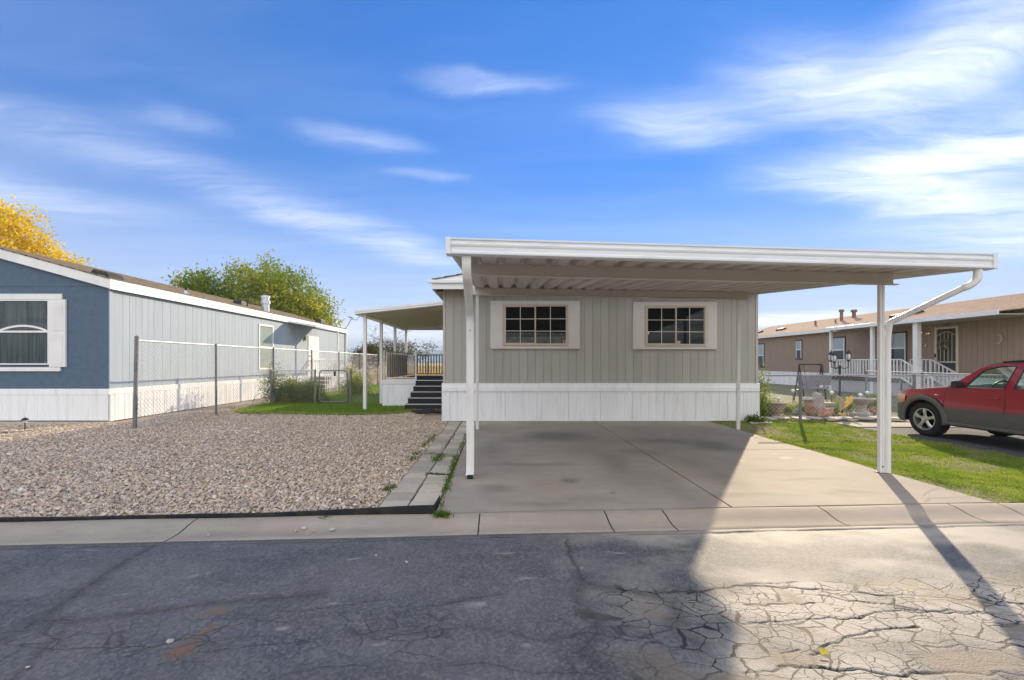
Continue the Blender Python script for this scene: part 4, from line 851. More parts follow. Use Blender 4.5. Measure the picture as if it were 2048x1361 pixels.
    ar.add([p for a, z in pts for p in ((a, Yb-.022, z-.05 if z > zm+.05 else z-.015), (a, Yb-.022, z))]+[p for a, z in pts for p in ((a, Yb-.013, z-.05 if z > zm+.05 else z-.015), (a, Yb-.013, z))],
           [(2*i, 2*i+2, 2*i+3, 2*i+1) for i in range(n)]+[(2*n+2+2*i, 2*n+4+2*i, 2*n+5+2*i, 2*n+3+2*i) for i in range(n)]+[(2*i+1, 2*i+3, 2*n+5+2*i, 2*n+3+2*i) for i in range(n)]).build('arched_grille', W_PAINT, w)
    MB().box(X0+t, X1-t, Yb-.0004, Yb-.0001, Z0+t, Z1-t).build('unlit_room_sheet', DARK, w)
    cu = MB(); vs = []; n = 60
    for s_ in range(n+1):
        u = s_/n; xx = X0+t+(X1-X0-2*t)*u; yy = Yb-.0055+.002*math.sin(u*44)+.001*math.sin(u*97)
        vs += [(xx, yy, Z0+t), (xx, yy, Z1-t)]
    cu.add(vs, [(2*i, 2*i+2, 2*i+3, 2*i+1) for i in range(n)]).build('curtain', M('dim_curtain', (.16,.20,.23), .9, .6, 14, stretch=(1,1,.04)), w)
    MB().box(gx(-30), gx(126), Yb-.040, Yb+.001, gz(599.5), gz(588.5)).build('window_head', W_PAINT, root, bevel=.005); MB().box(gx(-30), gx(123), Yb-.040, Yb+.001, gz(743), gz(735)).build('window_sill', W_PAINT, root, bevel=.005)
    for a, c in ((gx(101.5), gx(134)), (gx(-40), gx(-6.5))):
        s_ = MB().box(a, c, Yb-.048, Yb-.0, gz(734.5), gz(599.8)).build('shutter', W_PAINT, root, bevel=.006)
        for za, zb in ((gz(662), gz(604)), (gz(728), gz(668))): MB().box(a+.06, c-.06, Yb-.056, Yb-.0485, za, zb).build('shutter_panel', W_PAINT, s_, bevel=.006)
    # long side: window, door, little awning, steps
    def sidewin(xa, xb, za, zb):
        Ya, Yc = F*XW/(xa-PX), F*XW/(xb-PX); fr = MB(); X = XW+.0005; t = .07
        fr.box(X, X+.03, Ya, Yc, za, za+t); fr.box(X, X+.03, Ya, Yc, zb-t, zb); fr.box(X, X+.029, Ya, Ya+t, za+t, zb-t); fr.box(X, X+.029, Yc-t, Yc, za+t, zb-t); fr.box(X, X+.024, Ya+t, Yc-t, (za+zb)/2-.02, (za+zb)/2+.02)
        o = fr.build('side_window', W_PAINT, root, bevel=.004); MB().box(X+.002, X+.004, Ya+t, Yc-t, za+t, zb-t).build('curtain', M('pale_blind', (.55,.58,.55), .8), o); MB().box(X+.010, X+.012, Ya+t, Yc-t, za+t, zb-t).build('pane', M_glass('side_glass', (.85,.88,.86), .02), o)
    p = onx(518, 740, XW); p2 = onx(518, 648, XW); sidewin(517, 546, p.z, p2.z)
    Ya, Yc = F*XW/(616-PX), F*XW/(637-PX)
    dr = MB().box(XW+.0005, XW+.03, Ya, Yc, zs, zs+2.05).build('door', W_PAINT, root, bevel=.004); MB().tube([(XW+.03, Ya+.1, zs+1.0), (XW+.08, Ya+.1, zs+1.0)], .03, 8).build('door_knob', BLACKM, dr)
    MB().box(XW+.0005, XW+.10, Ya-.45, Ya-.33, zs+1.78, zs+1.98).build('porch_light', M('porch_lamp', (.35,.3,.22), .5), root, bevel=.02)
    ya, yc = F*(XW+.12)/(578-PX), F*(XW+1.3)/(653-PX)
    ya = onx(578, 650, XW+.1).y; yc = ya+2.9
    aw = MB().prism([(XW+.113, ya, ze-.02), (XW+1.35, ya, ze-.22), (XW+1.35, ya, ze-.14), (XW+.113, ya, ze+.06)], (0, yc-ya, 0)).build('door_awning', GUTM, root)
    for yy in (yc-.12,): MB().box(XW+1.26, XW+1.33, yy-.035, yy+.035, 0, ze-.22).build('awning_post', W_METAL, root, bevel=.005)
    # steps up to the door, with white railings
    st = MB(); yd = (Ya+Yc)/2+.15; stp = None
    MB().box(XW+.032, XW+1.25, yd-.6, yd+.9, zs-.12, zs-.05).build('landing', W_PAINT, root)
    for j in range(4): MB().box(XW+.25, XW+1.15, yd-.6-.27*(j+1), yd-.6-.27*j-.02, zs-.05-.19*(j+1)-.05, zs-.05-.19*(j+1)).build('step', NOSING, root); MB().box(XW+.27, XW+1.13, yd-.6-.27*j-.05, yd-.6-.27*j-.025, zs-.05-.19*(j+1)-.05, zs-.05-.19*(j)-.055).build('riser', CARPET, root)
    for X in (XW+.2, XW+1.2):
        rl = MB(); rl.beam((X, yd-.6-1.05, .95), (X, yd-.6, zs+.85), .04, .04); rl.beam((X, yd-.6, zs+.85), (X, yd+.9, zs+.85), .04, .04); o = rl.build('railing', W_PAINT, root)
        for j in range(6): yy = yd-.6+j*.29; MB().box(X-.013, X+.013, yy-.013, yy+.013, zs-.1, zs+.83).build('baluster', W_PAINT, o)
        for j in range(4): yy = yd-.6-.1-j*.27; MB().box(X-.013, X+.013, yy-.013, yy+.013, .0, zs+.83-(.1+j*.27)*.80).build('baluster', W_PAINT, o)
    MB().box(XW-.02, XW+.10, YE-.10, YE-.001+.02, 0, ze-.03).build('end_post', W_METAL, root)
    # roof fittings
    def roofz(x): return ze+.235+sl*abs(x-(XW+.10))
    p = at(223, 548, Yb+.5); rv = MB().prism([(XW-.12, Yb+.15, roofz(XW-.12)), (XW-.62, Yb+.15, roofz(XW-.62)), (XW-.55, Yb+.15, roofz(XW-.5)+.13), (XW-.20, Yb+.15, roofz(XW-.2)+.12)], (0,.45,0)).build('roof_vent', BLACKP, root, bevel=.01)
    XF = XW-.5; yy = F*XF/(531-PX)
    fl = MB().lathe([(.16,0),(.16,.34),(.20,.36),(.20,.5),(.16,.52),(.16,.60),(.19,.62),(.19,.72),(.05,.76)], (XF, yy, roofz(XF)-.05), 16).build('flue_pipe', SILVER, root, smooth=True)
    MB().box(XF-.7, XF-.35, yy-1.2, yy-.7, roofz(XF-.5)-.05, roofz(XF-.5)+.16).build('roof_vent', BLACKP, root, bevel=.03)
    XF = XW-.5; yy = F*XF/(372-PX); MB().tube([(XF, yy, roofz(XF)-.1), (XF, yy, roofz(XF)+.20)], .035, 8).build('vent_pipe', BLACKM, root); MB().lathe([(.10,0),(.045,.10),(.04,.12)], (XF, yy, roofz(XF)-.02), 10).build('pipe_flashing', SILVER, root)
    XF = XW-.35; yy = F*XF/(641-PX); MB().box(XF-.2, XF+.15, yy-.3, yy+.3, roofz(XF)-.05, roofz(XF)+.22).build('roof_vent', BLACKP, root, bevel=.05)
    # satellite dish at the far end of the roof
    X = XW+.0; Y = F*X/(690-PX)-.05; z0 = roofz(X)
    d = thing('satellite_dish', (X, Y, z0), 'small satellite dish aerial on the far end of the blue home roof', 'aerial')
    MB().tube([(X, Y, z0-.02), (X+.25, Y, z0+.30), (X+.42, Y, z0+.62)], .02, 6).build('mast', GALVP, d)
    MB().tube([(X+.42, Y, z0+.62), (X+.80, Y-.1, z0+.55), (X+1.05, Y-.2, z0+.80)], .016, 6).build('feed_arm', GALVP, d)
    MB().lathe([(.0,0),(.14,.015),(.24,.06),(.25,.062),(.14,.005),(0,-.012)], (0,0,0), 16)
    r_ = []; c = Vector((X+.36, Y+.03, z0+.70)); ax = Vector((.30, .10, .95)).normalized(); a = ax.orthogonal().normalized(); b = ax.cross(a)
    rings = [[c+ax*(q*q*1.1)+(a*math.cos(2*math.pi*i/16)+b*math.sin(2*math.pi*i/16))*q for i in range(16)] for q in (.01, .07, .13, .19)]
    rings += [[p_-ax*.012 for p_ in rg] for rg in rings[::-1]]
    MB().loft(rings).build('dish', GALVP, d, smooth=True); MB().box(X+1.02, X+1.10, Y-.24, Y-.16, z0+.77, z0+.85).build('feed_horn', GALVP, d, bevel=.01)
    # concrete slab path in front
    pth = MB().prism([(-20, 9.2, -.005), (gx(-60), 9.55, -.005), (gx(218)+.1, Yb-.16, -.005), (gx(218)+.1, Yb+.03, -.005), (-20, Yb+.03, -.005)], (0,0,-.1)).build('slab_path', CONC_B); pth['kind'] = 'structure'
    return XW
BLX = blue_home()
# ------------------------------------------------------------------ chain-link fences
def chain_mesh(p, q, z0, z1, pitch=.070, r=.0023):
    """woven wires between ground points p and q from height z0 to z1, as numpy prisms"""
    p = np.array(p[:2]); q = np.array(q[:2]); L_ = np.linalg.norm(q-p); d = (q-p)/L_; nrm = np.array([-d[1], d[0]]); h = z1-z0; V = []; T = []
    off = np.arange(-h, L_, pitch*1.414)
    for s_ in (1, -1):
        for o in off:
            a0, b0 = max(o, 0), min(o+h, L_)
            if b0-a0 < .01: continue
            za, zb = a0-o, b0-o
            if s_ < 0: za, zb = h-za, h-zb
            k = len(V)*0
            dv = np.array([0.7071, .7071*s_])                  # along fence, up
            pe = np.array([-dv[1], dv[0]])
            for (u, z) in ((a0, za), (b0, zb)):
                for ang in (0, 2.094, 4.189):
                    c, s2 = math.cos(ang)*r, math.sin(ang)*r
                    xy = p+d*(u+pe[0]*c)+nrm*(s2+.002*s_); V.append((xy[0], xy[1], z0+z+pe[1]*c))
            n = len(V)-6
            for i in range(3): j = (i+1) % 3; T += [(n+i, n+j, n+3+j, n+3+i)]
    return np.array(V), np.array(T)
def fence(name, label, p, q, zt, posts, pitch=.075, wire=.0030, post_r=.03, rail=True, lean=None, first_big=False, group=None, railmat=None):
    p = Vector((*p, 0)); q = Vector((*q, 0)); root = thing(name, p, label, 'fence', group)
    V, T = chain_mesh(p, q, .03, zt-.01, pitch, wire); o = np_obj('chain_link_mesh', V, T, WIRE, root); o['kind'] = 'stuff'
    if rail: MB().tube([p+Vector((0,0,zt)), q+Vector((0,0,zt))], .020, 8).build('top_rail', railmat or WIRE, root, smooth=True)
    for i, t in enumerate(posts):
        c = p.lerp(q, t); r = post_r*(1.35 if first_big and i == 0 else 1); top = zt+(.06 if first_big and i == 0 else .0)
        l_ = Vector(lean) if (lean and i == 0) else Vector((0,0,0)); d = (q-p).normalized(); sd = Vector((-d.y, d.x, 0))*(-.028)
        ps = MB().tube([c+sd+Vector((0,0,-.05)), c+sd+l_+Vector((0,0,top))], r, 10).build('post', GALVP, root, smooth=True)
        MB().lathe([(r*1.12, -.01), (r*1.12, .02), (r*.5, .045), (.002, .05)], c+sd+l_+Vector((0,0,top)), 10).build('post_cap', GALVP, ps, smooth=True)
    return root
XF = G(267, 857).x; YF0 = G(267, 857).y
fence('tall_fence', 'tall chain-link fence along the wall of the blue home', (XF, YF0), (XF+.05, 28.5), 2.0, [0, .145, .31, .475, .64, .81, 1], lean=(.03, .02, 0), first_big=True)
YL = G(543, 808).y; xa = G(543,808).x; xb = (631-PX)*YL/F; xc = (702-PX)*YL/F; xd = (761-PX)*YL/F
fence('low_fence', 'low chain-link fence panel in front of the shrub, left of the gate', (xa, YL), (xb, YL), 1.20, [0, 1], wire=.0013, post_r=.033)
fence('low_fence', 'short chain-link fence panel between the gate and the porch deck', (xc, YL), (xd, YL), 1.20, [0, 1], wire=.0013, post_r=.038)
def gate():
    x0, x1 = (639-PX)*YL/F, (694.5-PX)*YL/F; z0, z1 = .07, 1.20; r = .11
    root = thing('yard_gate', (x0, YL, 0), 'single chain-link yard gate with rounded steel frame', 'gate')
    pts = []
    for cx, cz, a0 in ((x1-r, z1-r, 90), (x1-r, z0+r, 0), (x0+r, z0+r, -90), (x0+r, z1-r, -180)):
        for k in range(5): a = R(a0-k*22.5); pts.append((cx+r*math.cos(a), YL, cz+r*math.sin(a)))
    pts.append(pts[0]); MB().tube(pts, .021, 8, cap=False).build('gate_frame', GALVP, root, smooth=True)
    V, T = chain_mesh((x0, YL), (x1, YL), z0, z1, .075, .0013); o = np_obj('chain_link_mesh', V, T, WIRE, root); o['kind'] = 'stuff'
    MB().box((x0+x1)/2+.02, (x0+x1)/2+.09, YL-.04, YL+.02, z1-.20, z1-.03).build('latch', BLACKM, root, bevel=.015)
    for z in (.35, .95): MB().box(x1+.015, xc+.02, YL-.02, YL+.02, z-.02, z+.02).build('hinge', GALVP, root)
gate()
YG = G(1599, 845).y
fence('garden_fence', 'low chain-link fence behind the sunny lawn with garden ornaments', (HX1+.06, YG), (12.6, YG), 1.17, [(G(1599,845).x-HX1-.06)/(12.6-HX1-.06), .62, 1.0], wire=.0016, post_r=.034, railmat=GALV)
fence('side_fence', 'low chain-link fence running back behind the red car', (12.6, YG), (13.4, 15.5), 1.17, [.5, 1.0], post_r=.03, railmat=GALV)
fence('back_fence', 'chain-link fence across the far end of the side yard', (-9.0, 29.2), (-1.0, 29.2), 1.5, [0, .25, .5, .75, 1], pitch=.12, wire=.0022, post_r=.03, railmat=GALV)

# ------------------------------------------------------------------ trees and shrubs
def grow(base, height, spread, seed, trunk_r, levels=4, up=.5, n0=5, split=.32, half=None):
    """branch skeleton: returns tubes [(pts, radii)] and twig end points"""
    r = random.Random(seed); tubes = []; tips = []
    def rec(p, d, ln, rad, lv):
        pts = [p]; rr = [rad]; n = 4
        for i in range(n):
            d = (d + Vector((r.gauss(0,.16), r.gauss(0,.16), r.gauss(0,.10)+.04*up))).normalized(); p = p+d*ln/n; pts.append(p); rr.append(rad*(1-.45*(i+1)/n))
        tubes.append((pts, rr))
        if lv == 0: tips.extend(pts[1:]); return
        for k in range(r.choice((3, 4)) if lv < levels else n0):
            a = r.uniform(0, 6.283); t = r.uniform(.45, 1); q = pts[min(n, int(t*n))]
            s_ = Vector((math.cos(a), math.sin(a), 0)); nd = (d*(1-spread)+s_*spread*1.25+Vector((0,0,up*.25))).normalized()
            rec(q, nd, ln*r.uniform(.55, .8), rr[-1]*.75, lv-1)
    rec(Vector(base), Vector((0,0,1)), height*split, trunk_r, levels)
    B = Vector(base); mz = max(q.z-B.z for q in tips); mw = sorted(max(abs(q.x-B.x), abs(q.y-B.y)) for q in tips)[int(len(tips)*.96)]
    kz = height/mz; kw = (half/mw) if half else kz
    fit = lambda q: Vector((B.x+(q.x-B.x)*kw, B.y+(q.y-B.y)*kw, B.z+(q.z-B.z)*kz))
    return [([fit(q) for q in a], rr) for a, rr in tubes], [fit(q) for q in tips]
def leaf_cloud(name, centers, per, sig, size, mat, parent, seed=1, tintf=None, droop=0.):
    r = np.random.default_rng(seed); C = np.array(centers); n = len(C)*per; P = np.repeat(C, per, 0)+r.standard_normal((n, 3))*sig
    a = r.standard_normal((n, 3)); a[:, 2] -= droop; a /= np.linalg.norm(a, axis=1)[:, None]; b = np.cross(a, r.standard_normal((n, 3))); b /= np.linalg.norm(b, axis=1)[:, None]
    s_ = size*r.uniform(.6, 1.35, n)[:, None]
    V = np.stack([P-a*s_, P+b*s_*.42, P+a*s_, P-b*s_*.42], 1).reshape(-1, 3); Fc = np.arange(4*n).reshape(-1, 4)
    base = np.repeat(r.random(len(C)), per) if tintf is None else np.repeat(tintf(C), per); t = np.clip(base*.7+.15+.2*r.standard_normal(n), 0, 1)
    return np_obj(name, V, Fc, mat, parent, dict(tint=np.repeat(t, 4)))
def crown_tree(name, label, base, height, axes, zc, k, per, leaf, size, seed, trunk_r=.28, sig=.42, gaps=.35, cut=None):
    """broad-leaved tree: limbs that fan into the crown and leaf clumps spread through an uneven volume"""
    r = np.random.default_rng(seed); root = thing(name, base, label, 'tree'); B = np.array(base); u = r.standard_normal((k*3, 3)); u /= np.linalg.norm(u, axis=1)[:, None]
    bump = .72+.55*fbm(u[:, 0]*1.6+5+u[:, 1], u[:, 2]*2.0+7, seed, 3); rad = r.uniform(.12, 1, k*3)**.45
    C = B+np.array([0, 0, zc])+u*(rad*bump)[:, None]*np.array(axes)
    keep = (fbm(C[:, 0]*.55, C[:, 2]*.75+C[:, 1]*.4, seed+3, 3) > gaps) & (C[:, 2] > B[2]+1.6); C = C[keep][:k]
    m = MB(); rr = random.Random(seed); top = Vector(base)+Vector((0, 0, height*.30)); m.tube([Vector(base)-Vector((0,0,.2)), Vector(base)+Vector((.05,0,height*.15)), top], [trunk_r, trunk_r*.85, trunk_r*.7], 8, cap=False); m.build('trunk', BARK, root, smooth=True, fix=False)
    b = MB(); limbs = []
    for i in range(9):
        e = Vector(C[rr.randrange(len(C))]); mid = top.lerp(e, .5)+Vector((rr.gauss(0,.3), rr.gauss(0,.3), .3)); b.tube([top, mid, e], [trunk_r*.45, trunk_r*.25, trunk_r*.08], 5, cap=False); limbs += [mid, top.lerp(mid, .6), mid.lerp(e, .5)]
    for c in C[::2]:
        c = Vector(c); q = min(limbs, key=lambda p: (p-c).length_squared); b.tube([q, q.lerp(c, .5)+Vector((rr.gauss(0,.15), rr.gauss(0,.15), rr.gauss(0,.15))), c], [.045, .03, .01], 4, cap=False)
    b.build('branches', BARK, root, smooth=True, fix=False)
    leaf_cloud('crown', C, per, sig, size, leaf, root, seed, tintf=lambda q: np.clip(.5+1.3*(fbm(q[:, 0]*.4, q[:, 2]*.5, seed+9)-.5)+.12*r.standard_normal(len(q)), 0, 1)); return root
def tree(name, label, base, height, seed, leaf, per, sig, size, trunk_r=.22, spread=.5, levels=4, keep=None, cat='tree', up=.5, n0=5, split=.32, droop=0., thin=None, half=None):
    root = thing(name, base, label, cat); tubes, tips = grow(base, height, spread, seed, trunk_r, levels, up, n0, split, half); m = MB(); tw = MB()
    for i, (pts, rr) in enumerate(tubes): (m if rr[0] > trunk_r*.3 else tw).tube(pts, [max(q, .008) for q in rr], 6 if rr[0] > .04 else 4, cap=False)
    m.build('trunk', BARK, root, smooth=True, fix=False)
    if tw.v: tw.build('branches', BARK, root, smooth=True, fix=False)
    if leaf is not None:
        if keep: tips = [t for t in tips if keep(t)]
        if thin: rr_ = random.Random(seed); tips = [t for t in tips if rr_.random() < thin]
        leaf_cloud('crown', [tuple(t) for t in tips], per, sig, size, leaf, root, seed, droop=droop)
    print(name, len(tips)); return root, tips
YEL = M_leaf('yellow_leaves', [(.58,.38,.02),(.76,.56,.03),(.88,.70,.05),(.70,.62,.08)], .5)
GRN = M_leaf('autumn_green_leaves', [(.10,.17,.02),(.18,.27,.03),(.32,.36,.04),(.55,.42,.06)], .5)
OLV = M_leaf('olive_leaves', [(.07,.08,.025),(.12,.12,.04),(.16,.14,.06),(.20,.15,.07)], .3)
SHR = M_leaf('shrub_leaves', [(.06,.11,.018),(.11,.19,.025),(.20,.27,.045),(.38,.30,.08)], .45)
crown_tree('yellow_tree', 'tall tree in golden autumn leaf behind the blue home', (-40.3, 33, -.1), 14, (6.3, 5, 6.0), 7.9, 560, 95, YEL, .15, 8, .35, .42, .27)
crown_tree('green_tree', 'broad green tree turning yellow, behind the middle of the blue home roof', (-21.5, 36, -.1), 10, (7.1, 5.5, 4.3), 5.1, 560, 105, GRN, .14, 26, .3, .45, .36)
tree('bare_tree', 'nearly leafless tree beyond the porch deck railing', ((812-PX)*31/F, 31, -.1), 4.9, 5, OLV, 10, .22, .07, .10, .55, 4, split=.30, up=.15, half=2.4, keep=lambda t: t.z < 2.7, thin=.6)
tree('conifer_shrub', 'bushy olive evergreen beyond the end of the side yard', ((736-PX)*36/F, 36, -.1), 3.0, 9, OLV, 40, .25, .09, .08, .45, 3, cat='shrub', half=1.3)
tree('bare_tree', 'small bare grey tree by the far mountains, right of the blue home', ((705-PX)*48/F, 48, -.1), 3.6, 15, None, 0, 0, 0, .06, .5, 3)
def shrub(name, label, c, rx, ry, h, n, mat, size=.035, seed=1, stems=7, cat='shrub', dens=None):
    r = np.random.default_rng(seed); root = thing(name, c, label, cat); m = MB(); rr = random.Random(seed)
    for k in range(stems):
        a = rr.uniform(0, 6.28); q = rr.uniform(.2, .8); e = Vector((c[0]+rx*q*math.cos(a), c[1]+ry*q*math.sin(a), c[2]+h*rr.uniform(.5, .95))); mid = Vector(c).lerp(e, .5)+Vector((rr.gauss(0,.05), rr.gauss(0,.05), .08))
        m.tube([c, mid, e], [.012, .009, .004], 5, cap=False)
    m.build('stems', BARK, root, fix=False)
    k = 90; u = r.standard_normal((k, 3)); u /= np.linalg.norm(u, axis=1)[:, None]; u[:, 2] = np.abs(u[:, 2]); rad = r.uniform(.15, 1.0, k)**.5
    C = np.array(c)+u*rad[:, None]*np.array([rx, ry, h*.9])*(1+.18*r.standard_normal((k, 1)))
    leaf_cloud('foliage', C, max(1, n//k), .12*min(1, max(rx, h)), size, mat, root, seed); return root
p = G(592, 806); shrub('yard_shrub', 'dense dark green shrub behind the low fence by the yard gate', (p.x, YL+.60, 0), .92, .5, .86, 26000, SHR, .034, 3)
p = G(562, 803); shrub('rose_bush', 'straggly leafy bush against the fence in front of the side window', (p.x+.05, YL+.35, .1), .42, .3, 1.45, 2600, SHR, .034, 6, 10)
shrub('garden_bush', 'yellow-green bush beside the steps of the blue home', (-6.55, 19.3, 0), .62, .6, 1.05, 5000, GRN, .04, 8)
def twig():
    b = Vector(G(505, 806)); pts = [b, b+Vector((.1,0,.25)), b+Vector((.35,.0,.38)), b+Vector((.65,0,.28)), b+Vector((.8,0,.05))]
    o = MB().tube(pts, .009, 5).build('bent_twig', BARK); tag(o, 'thin bent twig arching out of the gravel by the fence', 'twig')
twig()

# ------------------------------------------------------------------ hills
def hills():
    m = M('scrub_hills', (.10,.12,.10), .95, .3, .01); xs = np.linspace(-2600, 2600, 220); ys = np.linspace(0, 1, 12)
    Xg, t = np.meshgrid(xs, ys); prof = 46+46*fbm(Xg/420+3, Xg*0+1.5, 55, 5)+18*(fbm(Xg/90, Xg*0+4, 57, 4)-.5)
    Z = -2+prof*np.sin(np.clip(t, 0, .75)/.75*math.pi/2)*(1-.25*fbm(Xg/150, t*6, 59)*(1-t)); i = np.arange(11)[:,None]*220+np.arange(219)[None]
    o = np_obj('hills', np.stack([Xg, 2100+t*500, Z], -1).reshape(-1,3), np.stack([i,i+1,i+221,i+220],-1).reshape(-1,4), m, smooth=True); o['kind'] = 'structure'
hills()

# ------------------------------------------------------------------ black edging strip, pebbles and weeds
def edging():
    V = []; xs = np.r_[np.linspace(-9, DX0-.02, 90)]; fr = []; 
    for x in xs:
        hgt = .030+.045*np.clip((x+2.2)/1.4, 0, 1)+.010*(fbm(np.array([x*1.7]), np.array([1.]), 63)[0]-.5); y = BACK0+.012+SK*x+.02*(fbm(np.array([x*1.1]), np.array([5.]), 64)[0]-.5)
        V += [(x, y-.010, -.03), (x, y-.016, hgt), (x, y-.004, hgt+.004), (x, y+.004, -.03)]
    rings = [[V[4*i+j] for j in range(4)] for i in range(len(xs))]; o = MB().loft(rings).build('edging_strip', BLACKP, smooth=True); tag(o, 'black plastic edging strip holding the gravel back from the gutter', 'edging')
    y = BACK0+.012+SK*DX0; o = MB().beam((DX0-.022, y+.01, .02), (DX0-.022, y+.42, -.012), .008, .10).build('edging_return', BLACKP); tag(o, 'short end of black edging turned back beside the driveway', 'edging')
edging()
def pebbles():
    spots = [(592,1063,1.1,'pale pebble on the gutter, leftmost of the row of four'),(608,1059,1.3,'pale flat pebble on the gutter, second of the row of four'),(628,1064,.9,'dark small pebble on the gutter, third of the row of four'),(664,1062,1.4,'round tan pebble on the gutter, rightmost of the row of four'),
        (418,1071,.7,'small dark pebble alone on the gutter right of the gutter joint'),(817,1044,1.4,'round tan pebble against the thick end of the black edging'),(732,1043,.7,'tiny pale pebble on the gutter near the black edging'),(224,1042,1.3,'tan pebble tucked under the thin left part of the black edging'),(196,1043,.9,'reddish pebble at the black edging, left end'),
        (813,1126,.8,'pale pebble on the dark asphalt just below the gutter'),(752,1112,.6,'tiny white pebble on the dark asphalt in mid street'),(340,1285,1.0,'tan pebble on the rust stain of the asphalt'),(56,1336,.6,'tiny yellowish pebble at the lower left of the street')]
    for i, (x, y, k, lab) in enumerate(spots):
        p = G(x, y, -.04 if y < 1080 else ROADZ); s_ = .018*k
        v = IV*(1+.2*np.random.default_rng(i).standard_normal((12,1)))*np.array([1,.8,.6])*s_
        o = MB().add([tuple(a) for a in v+np.array([p.x, p.y, p.z+s_*.45])], [tuple(f) for f in IF]).build('pebble', PEB[i % 2], smooth=False); tag(o, lab, 'pebble', 'stray pebbles')
PEB = [M('tan_pebble', (.48,.38,.27), .8, .2, 30), M('grey_pebble', (.50,.46,.42), .8, .2, 30)]
pebbles()
WEED = M_leaf('weed_leaves', [(.06,.11,.015),(.10,.18,.02),(.15,.24,.03),(.22,.22,.06)], .4)
def weeds():
    r = np.random.default_rng(12); P = []; H_ = []
    def line(a, b, n, w, h):
        a, b = G(*a), G(*b); t = r.random(n); P.append(np.c_[a.x+(b.x-a.x)*t+w*r.standard_normal(n), a.y+(b.y-a.y)*t+w*r.standard_normal(n), np.full(n, -.01)]); H_.append(h*r.uniform(.5, 1.4, n))
    line((881,1030),(895,960),200,.012,.03); line((890,985),(912,915),650,.025,.04); line((912,915),(935,865),350,.018,.03); line((855,949),(902,952),500,.018,.035); line((850,908),(905,912),300,.05,.03)
    line((870,925),(880,910),250,.05,.04); line((768,985),(785,975),130,.03,.05); line((820,922),(838,905),160,.04,.05); line((845,895),(870,870),180,.035,.045); line((872,1030),(896,1032),200,.03,.05); line((905,872),(880,905),90,.02,.025); line((640,1035),(660,1034),60,.02,.025); line((905,880),(917,850),120,.012,.025)
    P = np.concatenate(P); hh = np.concatenate(H_); n = len(P)
    o = blades('weeds', P, hh, np.full(n, .009), np.clip(.4+.25*r.standard_normal(n), 0, 1), WEED, 1.0, 3); tag(o, 'green weeds growing in the joints of the pavers', 'weeds', kind='stuff')
    q = G(1495, 838); n = 700; a = r.random(n)*6.28; rad = r.random(n)**.6*.20
    shrub('corner_weed', 'low dark green leafy weed at the foot of the home by the carport post', (fx(1497), YW-.28, 0), .27, .16, .17, 420, SHR, .045, 17, 8, 'plant')
weeds()
def splash():
    m = MB().prism([(fx(1476), YW-.55, .002), (fx(1522), YW-.50, .002), (fx(1524), YW-.10, .002), (fx(1490), YW-.08, .002)], (0,0,.03)); o = m.build('stepping_slab', CONC_B, bevel=.006); tag(o, 'flat concrete slab on the ground beside the rear carport post', 'slab')
    r = random.Random(3); c = Vector((-2.05, 12.45, 0)); m = MB()
    pts = []
    for k in range(90):
        a = k*.42; q = .16+.10*math.sin(k*.9)+.12*(k/90); pts.append(c+Vector((q*1.9*math.cos(a), q*.8*math.sin(a), .02+.05*abs(math.sin(k*.37)))))
    o = m.tube(pts, .016, 6).build('garden_hose', BLACKP, smooth=True); tag(o, 'black garden hose heaped at the foot of the porch steps', 'hose')
    o = MB().add([(x_, y_, z_) for x_, y_, z_ in ((-.02,-.01,0),(.02,-.012,0),(.025,.012,.006),(0,.03,.01),(-.022,.012,.004))], [(0,1,2,3,4)])
    L0 = G(1649, 1311, ROADZ); o.v = [(x_+L0.x, y_+L0.y, z_+ROADZ+.012) for x_, y_, z_ in o.v]; q = o.build('fallen_leaf', YEL); q.data.attributes.new('tint', 'FLOAT', 'POINT'); q.data.attributes['tint'].data.foreach_set('value', [.6]*5); tag(q, 'single yellow leaf fallen on the cracked sunlit asphalt', 'leaf')
    # slab-path corner on the left: rocks and a stake light
    for i, (x, y, s_, lab) in enumerate(((8,866,.16,'largest pale rock at the left end of the slab path'),(28,865,.13,'second pale rock from the left edge beside the slab path'),(43,864,.10,'pale rock left of the stake light by the slab path'),(2,874,.12,'pale rock nearest the viewer at the left edge of the gravel'),(62,862,.07,'smallest pale rock, right of the stake light'))):
        p = G(x, y); v = IV*(1+.15*np.random.default_rng(i+40).standard_normal((12,1)))*np.array([1.2,.8,.55])*s_*.6
        o = MB().add([tuple(a) for a in v+np.array([p.x, p.y, s_*.22])], [tuple(f) for f in IF]).build('border_rock', M_ROCKP, smooth=True); o.modifiers.new('s', 'SUBSURF').levels = 1; o.modifiers['s'].render_levels = 2
        tag(o, lab, 'rock', 'pale rocks by the slab path')
M_ROCKP = M('pale_rock', (.52,.45,.35), .85, .2, 8, bump=.4, bscale=30)
splash()
def stake_light(name, label, p, h, cap=W_PAINT, group=None):
    root = thing(name, p, label, 'garden light', group); p = Vector(p)
    MB().tube([p, p+Vector((0,0,h))], .011, 6).build('stake', BLACKM, root); MB().lathe([(.035,0),(.032,.06)], p+Vector((0,0,h)), 10).build('lens', GLASSL, root, smooth=True)
    MB().lathe([(.062,.055),(.066,.065),(.035,.10),(.004,.115)], p+Vector((0,0,h)), 12).build('cap', cap, root, smooth=True)
GLASSL = M('lamp_glass', (.6,.62,.6), .15, .1, 8)
p = G(50, 860); stake_light('stake_light', 'small black stake light in front of the blue home', (p.x, p.y, 0), .16, BLACKM)
